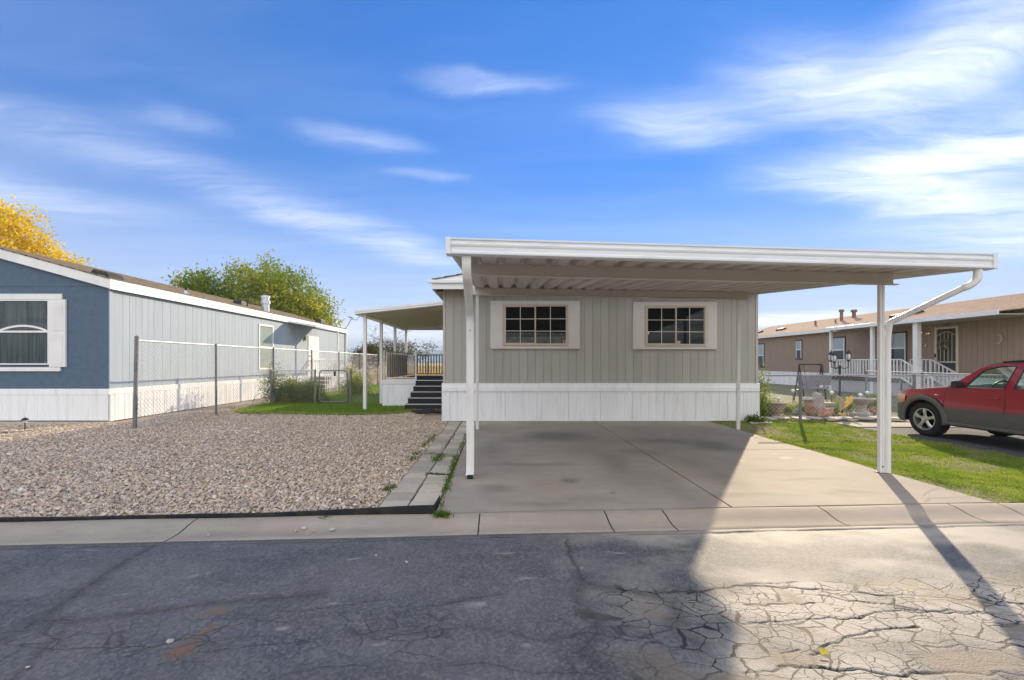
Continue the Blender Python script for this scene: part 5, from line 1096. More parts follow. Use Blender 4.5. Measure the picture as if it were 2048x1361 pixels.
# ------------------------------------------------------------------ the brown home on the right
NX = 19.1                                       # its wall plane
def brown_home():
    Y0, Y1 = 9.5, 35.0; zs, ze = .82, 3.36; XR = 22.8; zr = 4.52; XE = NX-.35
    root = thing('brown_home', (NX, 20, 0), 'brown mobile home with tan shingle roof behind the red car', 'house')
    MB().prism([(NX+.03, Y0, .0), (2*XR-NX, Y0, 0), (2*XR-NX, Y0, ze), (XR, Y0, zr-.12), (NX+.03, Y0, ze)], (0, Y1-Y0, 0)).build('wall', BROWN, root)
    m = MB(); y = Y0
    while y < Y1: m.box(NX, NX+.029, y+.006, min(y+.2, Y1)-.004, zs, ze-.01); y += .2
    m.build('siding', BROWN, root)
    ribbed(Y0, Y1, NX-.012, .0, zs, .3, axis='y').build('skirting', SKIRT, root); MB().box(NX-.03, NX-.001, Y0, Y1, zs-.02, zs+.05).build('belly_band', SKIRT, root)
    n = 16
    for sg in (-1, 1):
        q = MB()
        for k in range(n):
            ua, uc = k/n, min((k+1)/n+.015, 1); xa = XR+sg*(XR-XE)*(1-ua); xc = XR+sg*(XR-XE)*(1-uc); za = ze+.05+(zr-ze-.05)*ua; zc = ze+.05+(zr-ze-.05)*uc
            q.prism([(xa, Y0-.2, za+.018), (xc, Y0-.2, zc), (xc, Y0-.2, zc-.03), (xa, Y0-.2, za-.02)], (0, Y1-Y0+.4, 0))
        q.build('roof', SHING_R, root)
    MB().box(XE-.015, XE+.015, Y0-.2, Y1+.2, ze-.13, ze+.05).build('eave_fascia', W_PAINT, root); MB().box(XE+.016, NX-.001, Y0, Y1, ze-.12, ze-.10).build('soffit', SOFFIT, root)
    # windows on the long wall, each: frame, pane, blind
    def win(xa, xb, ya, yb, nm='window', mid=True):
        a, b = F*NX/(xa-PX), F*NX/(xb-PX); ym = (a+b)/2; zt = H+(PY-ya)*ym/F; zb = H+(PY-yb)*ym/F; lo, hi = min(a, b), max(a, b); t = .07; X = NX-.03
        f = MB(); f.box(X, NX-.001, lo, hi, zb, zb+t); f.box(X, NX-.001, lo, hi, zt-t, zt); f.box(X+.001, NX-.001, lo, lo+t, zb+t, zt-t); f.box(X+.001, NX-.001, hi-t, hi, zb+t, zt-t)
        o = f.build(nm, DKBR, root, bevel=.004); i_ = MB(); i_.box(X-.008, X+.012, lo+t, lo+t+.05, zb+t, zt-t); i_.box(X-.008, X+.012, hi-t-.05, hi-t, zb+t, zt-t); i_.box(X-.007, X+.012, lo+t+.05, hi-t-.05, (zb+zt)/2-.03, (zb+zt)/2+.03); i_.build('sash', W_PAINT, o)
        MB().box(X+.022, X+.026, lo+t, hi-t, (zb+zt)/2, zt-t).build('blind', BLIND, o); MB().box(X+.0265, X+.029, lo+t, hi-t, zb+t, zt-t).build('unlit_room_sheet', DARK, o)
        MB().box(X+.013, X+.016, lo+t, hi-t, zb+t, zt-t).build('pane', M_GL2, o)
    win(1498, 1529, 688, 735.0); win(1591, 1605, 680, 719.5); win(1662, 1692, 674, 727); win(1777, 1815, 664, 730)
    # security door with arched bars, wreath, number plate
    a, b = F*NX/(1871-PX), F*NX/(1918-PX); lo, hi = min(a, b), max(a, b); zb, zt = .86, H+(PY-654)*((a+b)/2)/F; X = NX-.05
    f = MB(); t = .085; f.box(X, NX-.001, lo, lo+t, zb, zt); f.box(X, NX-.001, hi-t, hi, zb, zt); f.box(X, NX-.0015, lo+t, hi-t, zt-t, zt); f.box(X, NX-.0015, lo+t, hi-t, zb, zb+.2); f.box(X, NX-.0015, lo+t, hi-t, zb+.62, zb+.68)
    d = f.build('security_door', CREAM, root, bevel=.005); MB().box(NX-.006, NX-.003, lo+t, hi-t, zb+.2, zt-t).build('door_screen', M('dark_screen', (.08,.075,.065), .8), d)
    w = hi-lo-2*t; bars = MB()
    for k in range(1, 5): yy = lo+t+w*k/5; bars.tube([(X+.015, yy, zb+.68), (X+.015, yy, zt-t-.30+.17*math.sin(math.pi*k/5))], .010, 6)
    bars.tube([(X+.015, lo+t+w*k/12, zt-t-.30+.17*math.sin(math.pi*k/12)) for k in range(13)], .012, 6); bars.build('door_bars', CREAM, d)
    MB().box(X-.03, X-.001, hi-t+.01, hi-.02, zb+.85, zb+1.02).build('door_handle', BLACKM, d, bevel=.008)
    wr = thing('door_wreath', (X-.04, (lo+hi)/2, zt-.75), 'cream leafy wreath hanging on the security door of the brown home', 'wreath')
    C = [(X-.04, (lo+hi)/2+.16*math.cos(q*.35)+.04, zt-.75+.17*math.sin(q*.35)) for q in range(18)]
    leaf_cloud('leaves', C, 16, .035, .045, M_leaf('cream_leaves', [(.16,.15,.10),(.42,.38,.26),(.62,.58,.44)], .2), wr, 4)
    # wall ornaments
    yy = F*NX/(1996-PX); zc = H+(PY-678.5)*yy/F; m = MB(); n = 14; out = []; r0 = .20
    pts = [(yy+r0*math.cos(R(60+240*k/n)), zc+r0*math.sin(R(60+240*k/n))) for k in range(n+1)]; pin = [(yy+.055+.155*math.cos(R(62+236*k/n)) , zc+.175*math.sin(R(62+236*k/n))) for k in range(n, -1, -1)]
    # crescent opens towards the street side
    pts = [(2*yy-a_, z_) for a_, z_ in pts]; pin = [(2*yy-a_, z_) for a_, z_ in pin]; pts = [(2*yy-a_, z_) for a_, z_ in pts]; pin = [(2*yy-a_, z_) for a_, z_ in pin]
    fl = MB()
    for k in range(n):
        a0, a1, b1, b0 = pts[k], pts[k+1], pin[n-k-1], pin[n-k]
        fl.prism([(NX-.045, *a0), (NX-.045, *a1), (NX-.045, *b1), (NX-.045, *b0)], (.03, 0, 0))
    o = fl.build('moon_ornament', M('pewter', (.42,.36,.33), .5, .2, 10)); tag(o, 'crescent moon ornament on the brown wall right of the door', 'ornament')
    ym = F*NX/(1893-PX); zc = H+(PY-647)*ym/F
    o = MB().tube([(NX-.03, ym+.16, zc-.10), (NX-.03, ym+.05, zc-.02), (NX-.03, ym+.12, zc+.10), (NX-.03, ym-.02, zc+.15), (NX-.03, ym-.13, zc+.02), (NX-.03, ym-.04, zc-.12), (NX-.03, ym-.15, zc-.17)], [.02,.035,.03,.04,.045,.03,.01], 7).build('lizard_ornament', M('bronze_ornament', (.24,.19,.13), .5, .2, 12), smooth=True); tag(o, 'curled bronze lizard ornament above the security door', 'ornament')
    for (x, y, lab) in ((1843, 665, 'round glinting sun ornament beside the porch post, left one'), (1857, 667, 'round glinting sun ornament nearest the security door')):
        yy = F*NX/(x-PX); zc = H+(PY-y)*yy/F; q = MB(); rg = []
        for rad, dx in ((.10,.0),(.09,-.03),(.05,-.05),(.01,-.055)): rg.append([(NX-.012+dx, yy+rad*math.cos(k*.524), zc+rad*math.sin(k*.524)) for k in range(12)])
        o = q.loft(rg).build('sun_ornament', M('brass_ornament', (.75,.66,.5), .18, .1, 10, metal=.9), smooth=True); tag(o, lab, 'ornament')
    yy = F*NX/(1851-PX); zc = H+(PY-693)*yy/F; o = MB().tube([(NX-.03, yy+.17, zc+.01), (NX-.03, yy+.05, zc-.03), (NX-.04, yy-.05, zc+.0), (NX-.03, yy-.10, zc+.10)], [.012,.02,.05,.01], 7).build('bird_ornament', M('pale_brass', (.6,.5,.38), .3, .1, 10, metal=.7), smooth=True); tag(o, 'small pale bird ornament on the wall below the sun ornaments', 'ornament')
    # roof vents
    def rz(x): return ze+.05+(zr-ze-.05)*(x-XE)/(XR-XE)
    def vent(px, X, h, r, nm='vent_pipe', cap=False, mat=None):
        yy = F*X/(px-PX); MB().tube([(X, yy, rz(X)-.1), (X, yy, rz(X)+h)], r, 8).build(nm, mat or BRV, root, smooth=True)
        if cap: MB().lathe([(r*1.6,0),(r*1.7,.10),(r*1.3,.14)], (X, yy, rz(X)+h), 10).build('vent_cap', BRV, root)
    vent(1631, 20.6, .30, .06); vent(1683, 21.2, .55, .085, cap=True); vent(1708, 21.8, .35, .10, cap=True); vent(1671, 20.6, .22, .05)
    for px, X in ((1563, 20.3), (1518, 20.2), (1797, 20.3), (1830, 20.6)):
        yy = F*X/(px-PX); MB().prism([(X-.25, yy-.3, rz(X-.25)), (X+.2, yy-.3, rz(X+.2)), (X+.1, yy-.3, rz(X+.1)+.13), (X-.2, yy-.3, rz(X-.2)+.12)], (0, .6, 0)).build('roof_vent', BLACKP, root, bevel=.02)
DKBR = M('dark_brown_trim', (.07,.05,.04), .6); BLIND = M('pale_slat_blind', (.62,.64,.66), .6, .12, 18, stretch=(.1,.1,1)); M_GL2 = M_glass('neighbour_glass', (.85,.88,.9), .06); CREAM = M('cream_paint', (.66,.60,.47), .45, .05, 4); BRV = M('brown_pipe', (.22,.14,.09), .6, .15, 8)
brown_home()

def brown_porch():
    XP = 17.45; zd = .76; ya = F*XP/(1660-PX); yb = 18.4; XI = NX-.05
    root = thing('porch', (XP, 20, 0), 'white-railed porch with roof and steps on the brown home', 'porch')
    MB().box(XP-.05, XI, yb, ya+.15, zd-.10, zd).build('deck_floor', M('porch_floor', (.22,.20,.19), .8), root); MB().box(XP-.07, XP-.051, yb, ya+.15, zd-.16, zd+.02).build('deck_fascia', DKBR, root)
    MB().box(XP-.03, XP-.01, yb, ya+.15, .0, zd-.10).build('deck_skirt', M('grey_skirt', (.42,.43,.43), .7, .1, 5), root)
    ze = 3.28; y0 = 14.6; y1 = F*(XP-.2)/(1653-PX)
    MB().prism([(XP-.22, y0, ze-.02), (XI-.28, y0, ze+.16), (XI-.28, y0, ze+.21), (XP-.22, y0, ze+.03)], (0, y1-y0, 0)).build('porch_roof', SHING_R, root); MB().box(XP-.25, XP-.221, y0-.02, y1+.02, ze-.13, ze+.045).build('porch_gutter', GUTM, root, bevel=.008)
    MB().box(XP-.22, XI, y0+.02, y1, ze-.12, ze-.09).build('porch_ceiling', SOFFIT, root)
    for px, w in ((1662, .11), (1745, .13), (1834, .19)):
        yy = F*XP/(px-PX); MB().box(XP-w/2, XP+w/2, yy-w/2, yy+w/2, 0, ze-.10).build('post', W_PAINT, root, bevel=.008)
    def rail(p, q, n, h=.86, nm='railing'):
        p = Vector(p); q = Vector(q); u = Vector((0,0,1)); r_ = MB(); r_.beam(p+u*h, q+u*h, .07, .045); r_.beam(p+u*.07, q+u*.07, .05, .05); o = r_.build(nm, W_PAINT, root, bevel=.004)
        for k in range(n+1): c = p.lerp(q, k/n); MB().box(c.x-.02, c.x+.02, c.y-.02, c.y+.02, c.z+(.0 if k in (0,n) else .07), c.z+h-.02).build('baluster', W_PAINT, o)
    rail((XP, ya, zd), (XP, yb, zd), 25); rail((XP+.06, ya+.05, zd), (XI, ya+.05, zd), 9)
    for X in (XP, 18.75): rail((X, yb-.02, zd), (X, yb-1.35, .02), 8, nm='stair_railing')
    rail((18.75, yb+.02, zd), (18.75, yb-.0+.9, zd), 5)
    for k in range(4): MB().box(XP+.05, 18.7, yb-.33*(k+1), yb-.33*k-.01, 0, zd-.19*(k+1)+.02).build('step', M_STEP, root)
M_STEP = M('grey_step', (.35,.35,.36), .8)
brown_porch()

# ------------------------------------------------------------------ garden behind the fence
def swing():
    Y = 17.0; xa, xb = (1591-PX)*Y/F, (1650-PX)*Y/F; zt = H+(PY-729)*Y/F; dp = .55
    root = thing('garden_swing', (xa, Y, 0), 'dark metal garden swing seat with grey cushion in front of the brown home', 'swing')
    for x in (xa+.15, xb-.15):
        m = MB()
        for s_ in (-1, 1): m.tube([(x, Y, zt), (x+s_*.10, Y+s_*.08, zt-.35), (x+s_*.42, Y+s_*.30, 0)], .026, 6)
        m.beam((x-.31, Y-.21, .40), (x+.31, Y+.21, .40), .03, .03); m.beam((x-.20, Y-.14, .80), (x+.20, Y+.14, .80), .025, .025); m.build('side_frame', BLACKM, root, smooth=True)
    MB().tube([(xa+.15, Y, zt), (xb-.15, Y, zt)], .026, 8).build('top_bar', BLACKM, root, smooth=True)
    CUSH = M('grey_lilac_cushion', (.26,.245,.29), .9, .12, 8); x0, x1 = xa+.32, xb-.10
    MB().box(x0, x1, Y-.30, Y+.24, .42, .52).build('seat', CUSH, root, bevel=.03); MB().prism([(x0, Y+.20, .50), (x1, Y+.20, .50), (x1, Y+.36, .98), (x0, Y+.36, .98)], (0,.09,.0)).build('backrest', CUSH, root, bevel=.03)
    MB().prism([(x0-.05, Y-.45, 1.02), (x1+.05, Y-.45, 1.02), (x1+.05, Y-.36, .60), (x0-.05, Y-.36, .60)], (0,.02,0)).build('front_apron', CUSH, root)
    for x in (x0, x1): MB().tube([(x, Y, zt), (x, Y-.2, .5)], .008, 5).build('hanger', BLACKM, root)
swing()
def lamp_post():
    Y = 15.8; x = (1679.5-PX)*Y/F; zt = H+(PY-716)*Y/F; p = Vector((x, Y, 0))
    root = thing('garden_lamp_post', p, 'black garden lamp post with three glass lanterns behind the fence', 'lamp post')
    MB().lathe([(.11,0),(.11,.05),(.06,.12),(.055,.30),(.035,.36),(.030,zt-.35),(.05,zt-.33),(.03,zt-.28)], p, 12).build('post', BLACKM, root, smooth=True)
    for (dx, dy, z) in ((-.25, -.05, zt-.04), (-.13, .25, zt+.0), (.26, -.08, zt+.02)):
        c = p+Vector((dx, dy, z)); b = p+Vector((0,0,zt-.32)); MB().tube([b, b+Vector((dx*.5, dy*.5, -.09)), b+Vector((dx*.95, dy*.95, -.04)), c+Vector((0,0,-.12))], .014, 6).build('arm', BLACKM, root, smooth=True)
        l_ = MB().lathe([(.03,-.12),(.06,-.10),(.085,.0),(.075,.10),(.05,.14)], c, 10).build('lantern', LGL, root, smooth=True)
        MB().lathe([(.10,.13),(.09,.16),(.045,.20),(.012,.27),(.004,.31)], c, 10).build('lantern_cap', BLACKM, l_, smooth=True); MB().lathe([(.02,-.16),(.05,-.13),(.065,-.10)], c, 10).build('lantern_cup', BLACKM, l_, smooth=True)
        for k in range(5): a = k*1.2566; MB().tube([c+Vector((.068*math.cos(a), .068*math.sin(a), -.10)), c+Vector((.092*math.cos(a), .092*math.sin(a), 0)), c+Vector((.08*math.cos(a), .08*math.sin(a), .13))], .006, 4).build('lantern_rib', BLACKM, l_)
LGL = M('lantern_glass', (.55,.56,.55), .12, .1, 8, spec=.8)
lamp_post()
TERRA = M('weathered_terracotta', (.42,.31,.24), .85, .2, 8, bump=.4, bscale=40); STONE = M('weathered_stone', (.40,.37,.34), .85, .2, 10, bump=.4, bscale=40); REDR = M('red_sandstone', (.40,.22,.14), .85, .25, 9, bump=.6, bscale=25, dirt=(.5,.38,.28), dirt_amt=.5, dscale=6)
def urn():
    p = G(1551, 834); root = thing('urn_planter', (p.x, p.y, 0), 'weathered terracotta urn planter on a square foot behind the fence', 'planter')
    MB().box(p.x-.17, p.x+.17, p.y-.17, p.y+.17, 0, .07).build('foot', TERRA, root, bevel=.01); MB().lathe([(.10,.07),(.12,.10),(.18,.15),(.20,.22),(.215,.30),(.22,.345),(.29,.37),(.295,.40),(.27,.41),(.22,.39),(.02,.36)], (p.x, p.y, 0), 20).build('bowl', TERRA, root, smooth=True)
    for z in (.24, .31): MB().lathe([(.21+.05*(z-.24)*2, z-.012),(.222+.05*(z-.24)*2, z),(.21+.05*(z-.24)*2, z+.012)], (p.x, p.y, 0), 20).build('band', TERRA, root, smooth=True)
urn()
def rock(name, label, p, s, mat, seed, rot=0, group=None, sub=2):
    r = np.random.default_rng(seed); v = IV*(1+.24*r.standard_normal((12,1)))*(1+.12*r.standard_normal((12,3))); c_, s_ = math.cos(rot), math.sin(rot)
    v = np.c_[v[:,0]*s[0]*c_-v[:,1]*s[1]*s_, v[:,0]*s[0]*s_+v[:,1]*s[1]*c_, v[:,2]*s[2]]; v[:,2] -= v[:,2].min()*.85
    o = MB().add([tuple(a) for a in v+np.array(p)], [tuple(f) for f in IF]).build(name, mat, smooth='all'); m = o.modifiers.new('s', 'SUBSURF'); m.subdivision_type = 'SIMPLE'; m.levels = 2; m.render_levels = 3
    t = bpy.data.textures.new('rock', 'CLOUDS'); t.noise_scale = .12; d = o.modifiers.new('d', 'DISPLACE'); d.texture = t; d.strength = .09; d.texture_coords = 'LOCAL'
    return tag(o, label, 'rock', group)
g = G(1650, 838); rock('garden_rock', 'large reddish-brown rock at the front of the ornament bed', (g.x, g.y, 0), (.21,.15,.17), REDR, 3)
g = G(1628, 836); rock('garden_rock', 'upright red rock leaning behind the large reddish-brown one', (g.x, g.y+.18, 0), (.13,.13,.30), REDR, 8)
rock('garden_rock', 'flat tan rock balanced on top of the red rock stack', (g.x-.02, g.y+.18, .44), (.20,.14,.07), STONE, 11)
rock('garden_rock', 'grey boulder at the right of the red rock stack', (g.x+.40, g.y+.40, 0), (.22,.18,.36), STONE, 14)
g = G(1684, 836); rock('garden_rock', 'small golden-yellow rock below the shell ornament', (g.x, g.y, 0), (.13,.10,.09), M('ochre_rock', (.45,.30,.08), .8, .3, 10, bump=.5), 17)
g = G(1592, 828); rock('garden_rock', 'small tan rock just left of the fence post', (g.x, g.y, 0), (.11,.09,.12), STONE, 21)
g = G(1748, 832); rock('garden_rock', 'tawny rock half hidden behind the carport post', (g.x, g.y, 0), (.14,.10,.14), REDR, 27)
def flagstones():
    FL = M('pale_flagstone', (.50,.43,.38), .85, .15, 5, bump=.4, bscale=40)
    root = bpy.data.objects.new('flagstone_border', None); link(root); ORG[root.name] = Vector((0,0,0)); root['kind'] = 'structure'; r = random.Random(9)
    for k in range(9):
        x = 7.0+k*.42; y = 11.05+.12*(k%2)+r.uniform(-.05,.05); n = 7; MB().prism([(x+.21*math.cos(6.283*i/n)*r.uniform(.85,1.1), y+.24*math.sin(6.283*i/n)*r.uniform(.85,1.1), .02) for i in range(n)], (0,0,.035)).build('flagstone', FL, root, bevel=.008)
flagstones()
def shell():
    p = G(1684, 838); p.y += .25; p.x = (1684-PX)*p.y/F; root = thing('shell_ornament', p, 'big yellow and white open shell ornament on a stake', 'ornament'); c = Vector((p.x, p.y, .43))
    A_ = M('shell_yellow', (.72,.44,.10), .45, .25, 6); B_ = M('shell_white', (.70,.64,.50), .4, .25, 9, dirt=(.5,.35,.12), dirt_amt=.6, dscale=9)
    for s_, mat, nm in ((-1, B_, 'left_valve'), (1, A_, 'right_valve')):
        rings = []
        for i in range(8):
            u = i/7; ring = []
            for k in range(13):
                a = R(-75+150*k/12); rad = .24*u**.8*(1+.05*math.cos(k*3.14))
                ring.append(c+Vector((s_*(.02+.19*u*math.cos(a)*.9), -.10*u+.16*math.sin(a)*u*.8, -.20+rad*1.55*(.60+.4*math.cos(a*1.1))-.06*(1-math.cos(a*1.4)))))
            rings.append(ring)
        back = [[q+Vector((s_*.012, .006, -.004)) for q in rg] for rg in rings[::-1]]
        MB().loft(rings+back, closed=False).build(nm, mat, root, smooth=True)
    MB().tube([(p.x, p.y, 0), (p.x, p.y, .26)], .02, 6).build('stake', BLACKM, root)
shell()
def bird_bath():
    p = G(1722, 836); p.y += .3; p.x = (1722-PX)*p.y/F; root = thing('bird_bath', p, 'grey stone bird bath bowl on a rough pedestal', 'bird bath')
    MB().lathe([(.26,0),(.26,.09),(.14,.13),(.12,.25),(.15,.33)], p, 14).build('pedestal', STONE, root, smooth=True); MB().lathe([(.12,.33),(.22,.38),(.31,.47),(.33,.50),(.30,.51),(.20,.44),(.02,.42)], p, 20).build('bowl', STONE, root, smooth=True)
bird_bath()
def rabbit():
    p = at(1637.5, 800, 12.4); root = thing('rabbit_statue', (p.x, 12.4, 0), 'small pale rabbit statue with upright ears behind the rock stack', 'statue'); z = p.z-.02
    MB().box(p.x-.2, p.x+.45, 12.3, 12.55, 0, z-.06).build('plinth', STONE, root, bevel=.02)
    MB().lathe([(.03,-.06),(.07,-.03),(.075,.03),(.04,.08),(.005,.10)], (p.x, 12.4, z), 12).build('body', W_PAINT, root, smooth=True)
    for s_ in (-1, 1): MB().tube([(p.x+s_*.02, 12.4, z+.07), (p.x+s_*.045, 12.4, z+.15), (p.x+s_*.07, 12.4, z+.22)], [.012,.02,.006], 6).build('ear', W_PAINT, root, smooth=True)
rabbit()
for i, (x, y, Yd, lab) in enumerate(((1586,781,14.0,'stake light on the grass just left of the fence post'),(1663.5,785,12.6,'stake light left of the shell ornament'),(1721,790,12.3,'stake light standing over the bird bath'),(1735,785,13.2,'stake light behind the bird bath by the carport post'),(1556.5,797,12.2,'stake light rising behind the urn planter'))):
    p = at(x, y, Yd); stake_light('stake_light', 'white-capped '+lab, (p.x, Yd, 0), p.z-.07, group='white garden stake lights')
LIME = M_leaf('lime_foliage', [(.10,.14,.02),(.18,.25,.03),(.30,.36,.05),(.40,.42,.08)], .5)
shrub('feathery_bush', 'tall feathery yellow-green bush beside the right corner of the taupe home', (HX1+.55, 11.7, 0), .42, .45, 1.35, 4200, LIME, .030, 31, 14)
for i, (x, y, n, h, lab) in enumerate(((1573,828,500,.34,'tuft of bright grass behind the urn planter'),(1612,826,300,.32,'tuft of bright grass between fence post and rocks'),(1668,830,420,.30,'tuft of bright grass left of the shell ornament'),(1700,820,420,.42,'green tuft under the shell ornament'),(1535,835,450,.36,'tuft of bright grass left of the urn planter'),(1765,815,500,.45,'dark leafy tuft behind the right carport post'))):
    p = G(x, y); r = np.random.default_rng(i+60); q = np.c_[p.x+.17*r.standard_normal(n), p.y+.25+.10*r.standard_normal(n), np.zeros(n)]
    o = blades('grass_tuft', q, h*r.uniform(.5, 1.1, n), np.full(n, .016), np.clip(.6+.25*r.standard_normal(n), 0, 1), LIME if i < 4 else GRASS_R, .9, i); tag(o, lab, 'plant')
# neighbour's drive, yard ground
o = MB().box(8.24, 12.2, BACK0+.5, 10.45, -.11, -.008).build('neighbour_driveway', M('neighbour_asphalt', (.085,.085,.088), .85, .2, 4, bump=.4, bscale=90)); o['kind'] = 'structure'
o = MB().box(8.26, 12.2, 9.75, 10.44, -.10, .012).build('neighbour_apron', CONC_B); o['kind'] = 'structure'
o = MB().box(HX1+.1, 40, 10.47, 36, -.12, -.03).build('neighbour_yard', M('yard_soil', (.20,.18,.09), .95, .35, 3, dirt=(.10,.14,.03), dirt_amt=.8, dscale=1)); o['kind'] = 'structure'
# ------------------------------------------------------------------ the red car (nose towards +Y)
def car():
    XS, YN, WD = 8.67, 9.46, 1.74; XC = XS+WD/2; LEN = 4.05; zg = 0.0
    root = thing('parked_car', (XC, YN-LEN/2, 0), 'red sport utility car with grey lower cladding parked beside the sunny lawn', 'car')
    RED = nodes('red_car_paint'); m, nt, b, N, L = RED
    b.inputs['Base Color'].default_value = (.33,.011,.022,1); b.inputs['Roughness'].default_value = .28; b.inputs['Metallic'].default_value = .15; b.inputs['Coat Weight'].default_value = 1; b.inputs['Coat Roughness'].default_value = .04; RED = m
    CLAD = M('grey_cladding', (.125,.118,.10), .6, .08, 8); RUB = M('tyre_rubber', (.022,.022,.024), .85, .2, 12); ALLOY = M('alloy_wheel', (.60,.57,.51), .3, .1, 6, metal=.75); CGL = M_glass('car_glass', (.72,.86,.80), .16); CHR = M('chrome', (.7,.7,.72), .12, .05, 5, metal=1); INT = M('car_interior', (.12,.12,.12), .8); LAMP = M('amber_lamp', (.75,.42,.18), .2, .2, 12, spec=.8); BLK = M('black_trim', (.02,.02,.022), .5)
    U = lambda u: YN-u
    WU = (.80, 3.22); RA = .385                                  # wheel centres along the length, arch radius
    ease = lambda a: a*a*(3-2*a)
    def interp(u, pts):
        for (a, x), (c, y) in zip(pts[:-1], pts[1:]):
            if u <= c: return x+(y-x)*max(0, (u-a))/(c-a)
        return pts[-1][1]
    belt = lambda u: interp(u, [(0,.80),(.10,.86),(.3,.905),(.7,.955),(1.2,1.01),(1.6,1.02),(2.5,1.04),(3.6,1.07),(4.05,1.05)])
    def arch(u, r):
        z = -9
        for c in WU:
            d = abs(u-c)
            if d < r: z = max(z, .335+math.sqrt(r*r-d*d)*(1.03))
        return z
    zbot = lambda u: max(.31 if .45 < u < 3.6 else .33, arch(u, RA))
    zc_ = lambda u: max(interp(u, [(0,.60),(.3,.62),(4.05,.64)]), arch(u, RA+.10))
    def inset(u, z):                                             # how far the side tucks in from the widest plane
        t = 0.0
        if u < .55: t += .24*((.55-u)/.55)**2
        if u > 3.6: t += .16*((u-3.6)/.45)**2
        zz = (z-.62); t += .05*max(0, zz)**1.3/.4 if zz > 0 else .05*(zz/.35)**2
        return t
    us = sorted(set([round(.03+k*.03, 4) for k in range(int((LEN-.04)/.03))]+[c+s*q for c in WU for s in (-1,1) for q in (RA, RA-.004, RA+.10, RA+.05)]))
    def panel(z0f, z1f, off, rows, name, mat, side, u0=.02, u1=LEN, us_=None):
        m = MB(); uu = [u for u in us if u0 <= u <= u1]; vs = []
        for u in uu:
            a, c = z0f(u), z1f(u)
            for k in range(rows+1):
                z = a+(c-a)*k/rows; i_ = inset(u, z)-off; vs.append((XS+i_ if side < 0 else XS+WD-i_, U(u), z))
        n = rows+1; fs = [(i*n+k, (i+1)*n+k, (i+1)*n+k+1, i*n+k+1) for i in range(len(uu)-1) for k in range(rows)]
        return m.add(vs, fs).build(name, mat, root, smooth='all')
    for s_ in (-1, 1):
        bp = panel(zc_, belt, 0, 8, 'body_side', RED, s_); cl = panel(zbot, lambda u: zc_(u)+.002, .022, 6, 'side_cladding', CLAD, s_)
        lip = MB(); rg = []
        for c in WU:
            rr = [[(XS+inset(c+math.cos(a)*q, .7)-.024+d if s_ < 0 else XS+WD-inset(c+math.cos(a)*q, .7)+.024-d, U(c+math.cos(a)*q), max(.28, .335+math.sin(a)*q*1.03)) for q, d in ((RA, 0), (RA+.012, -.012), (RA+.075, -.010), (RA+.098, .010))] for a in [R(k*6) for k in range(-2, 33)]]
            MB().loft(rr, closed=False).build('wheel_arch', CLAD, root, smooth='all')
    X0 = XS; XR_ = XS+WD
    # door shut lines, handles, side badge on both sides
    for s_ in (-1, 1):
        Xf = lambda u, z, o=.0: (XS+inset(u, z)-o) if s_ < 0 else (XS+WD-inset(u, z)+o)
        for pts in ([(1.26,.345),(1.22,.50),(1.19,.70),(1.20,.90),(1.25,1.0)], [(2.22,.345),(2.20,.62),(2.19,.85),(2.18,1.03)], [(3.0-.16,.72),(2.98,.85),(3.02,1.04)]):
            MB().tube([(Xf(u, z, .022 if z < .63 else .0005), U(u), z) for u, z in pts], .005, 5).build('door_gap', BLK, root)
        for u in (2.02, 2.85):
            h = MB().loft([[(Xf(u+du, .86, .006+.022*w), U(u+du), .865+dz*w2) for dz, w in ((-.018,.2),(-.014,1),(.014,1),(.018,.2))] for du, w2 in ((-.10,.5),(-.07,1),(.07,1),(.10,.5))]).build('door_handle', RED, root, smooth=True)
        q = MB(); q.loft([[(Xf(1.05, .86, o), U(1.05+r_*math.cos(k*.524)), .855+.4*r_*math.sin(k*.524)) for k in range(12)] for r_, o in ((.038,.001),(.036,.008),(.01,.010))]).build('fender_badge', CHR, root, smooth=True)
        MB().beam((Xf(1.15,.33,.03), U(1.2), .325), (Xf(2.9,.33,.03), U(2.85), .325), .075, .05).build('sill_step', CLAD, root, bevel=.01)
    # hood, cowl, windscreen, roof
    def cross(u, z, crown, xin, n=9):
        return [(X0+xin+(WD-2*xin)*k/(n-1), U(u)-.0, z+crown*(1-(2*k/(n-1)-1)**2)) for k in range(n)]
    hood = MB(); secs = [cross(u, belt(u)-.004, cr, inset(u, belt(u))) for u, cr in ((.02,.0),(.06,.015),(.12,.03),(.25,.045),(.5,.055),(.8,.06),(1.1,.06),(1.3,.055))]
    hood.loft(secs, closed=False).build('hood', RED, root, smooth='all')
    MB().loft([cross(1.24, 1.005, .055, .09), cross(1.34, 1.02, .06, .10)], closed=False).build('cowl', BLK, root)
    wsc = [cross(1.26, 1.035, .055, .10), cross(1.48, 1.22, .06, .16), cross(1.70, 1.40, .055, .22)]
    MB().loft(wsc, closed=False).build('windscreen', CGL, root, smooth='all')
    roof = [cross(1.68, 1.40, .05, .20), cross(1.80, 1.455, .05, .205), cross(2.0, 1.50, .05, .205), cross(2.4, 1.525, .055, .205), cross(3.2, 1.52, .055, .21), cross(3.75, 1.49, .05, .23)]
    MB().loft(roof+[[(x, y, z-.03) for x, y, z in rg] for rg in roof[::-1]], closed=False).build('roof', RED, root, smooth='all')
    MB().loft([cross(3.75, 1.48, .05, .23), cross(3.95, 1.10, .05, .12)], closed=False).build('rear_window', CGL, root); MB().loft([cross(3.95, 1.12, .04, .10), cross(4.04, .95, .02, .12), cross(4.06, .60, .0, .14), cross(4.03, .35, 0, .14)], closed=False).build('tailgate', RED, root, smooth='all')
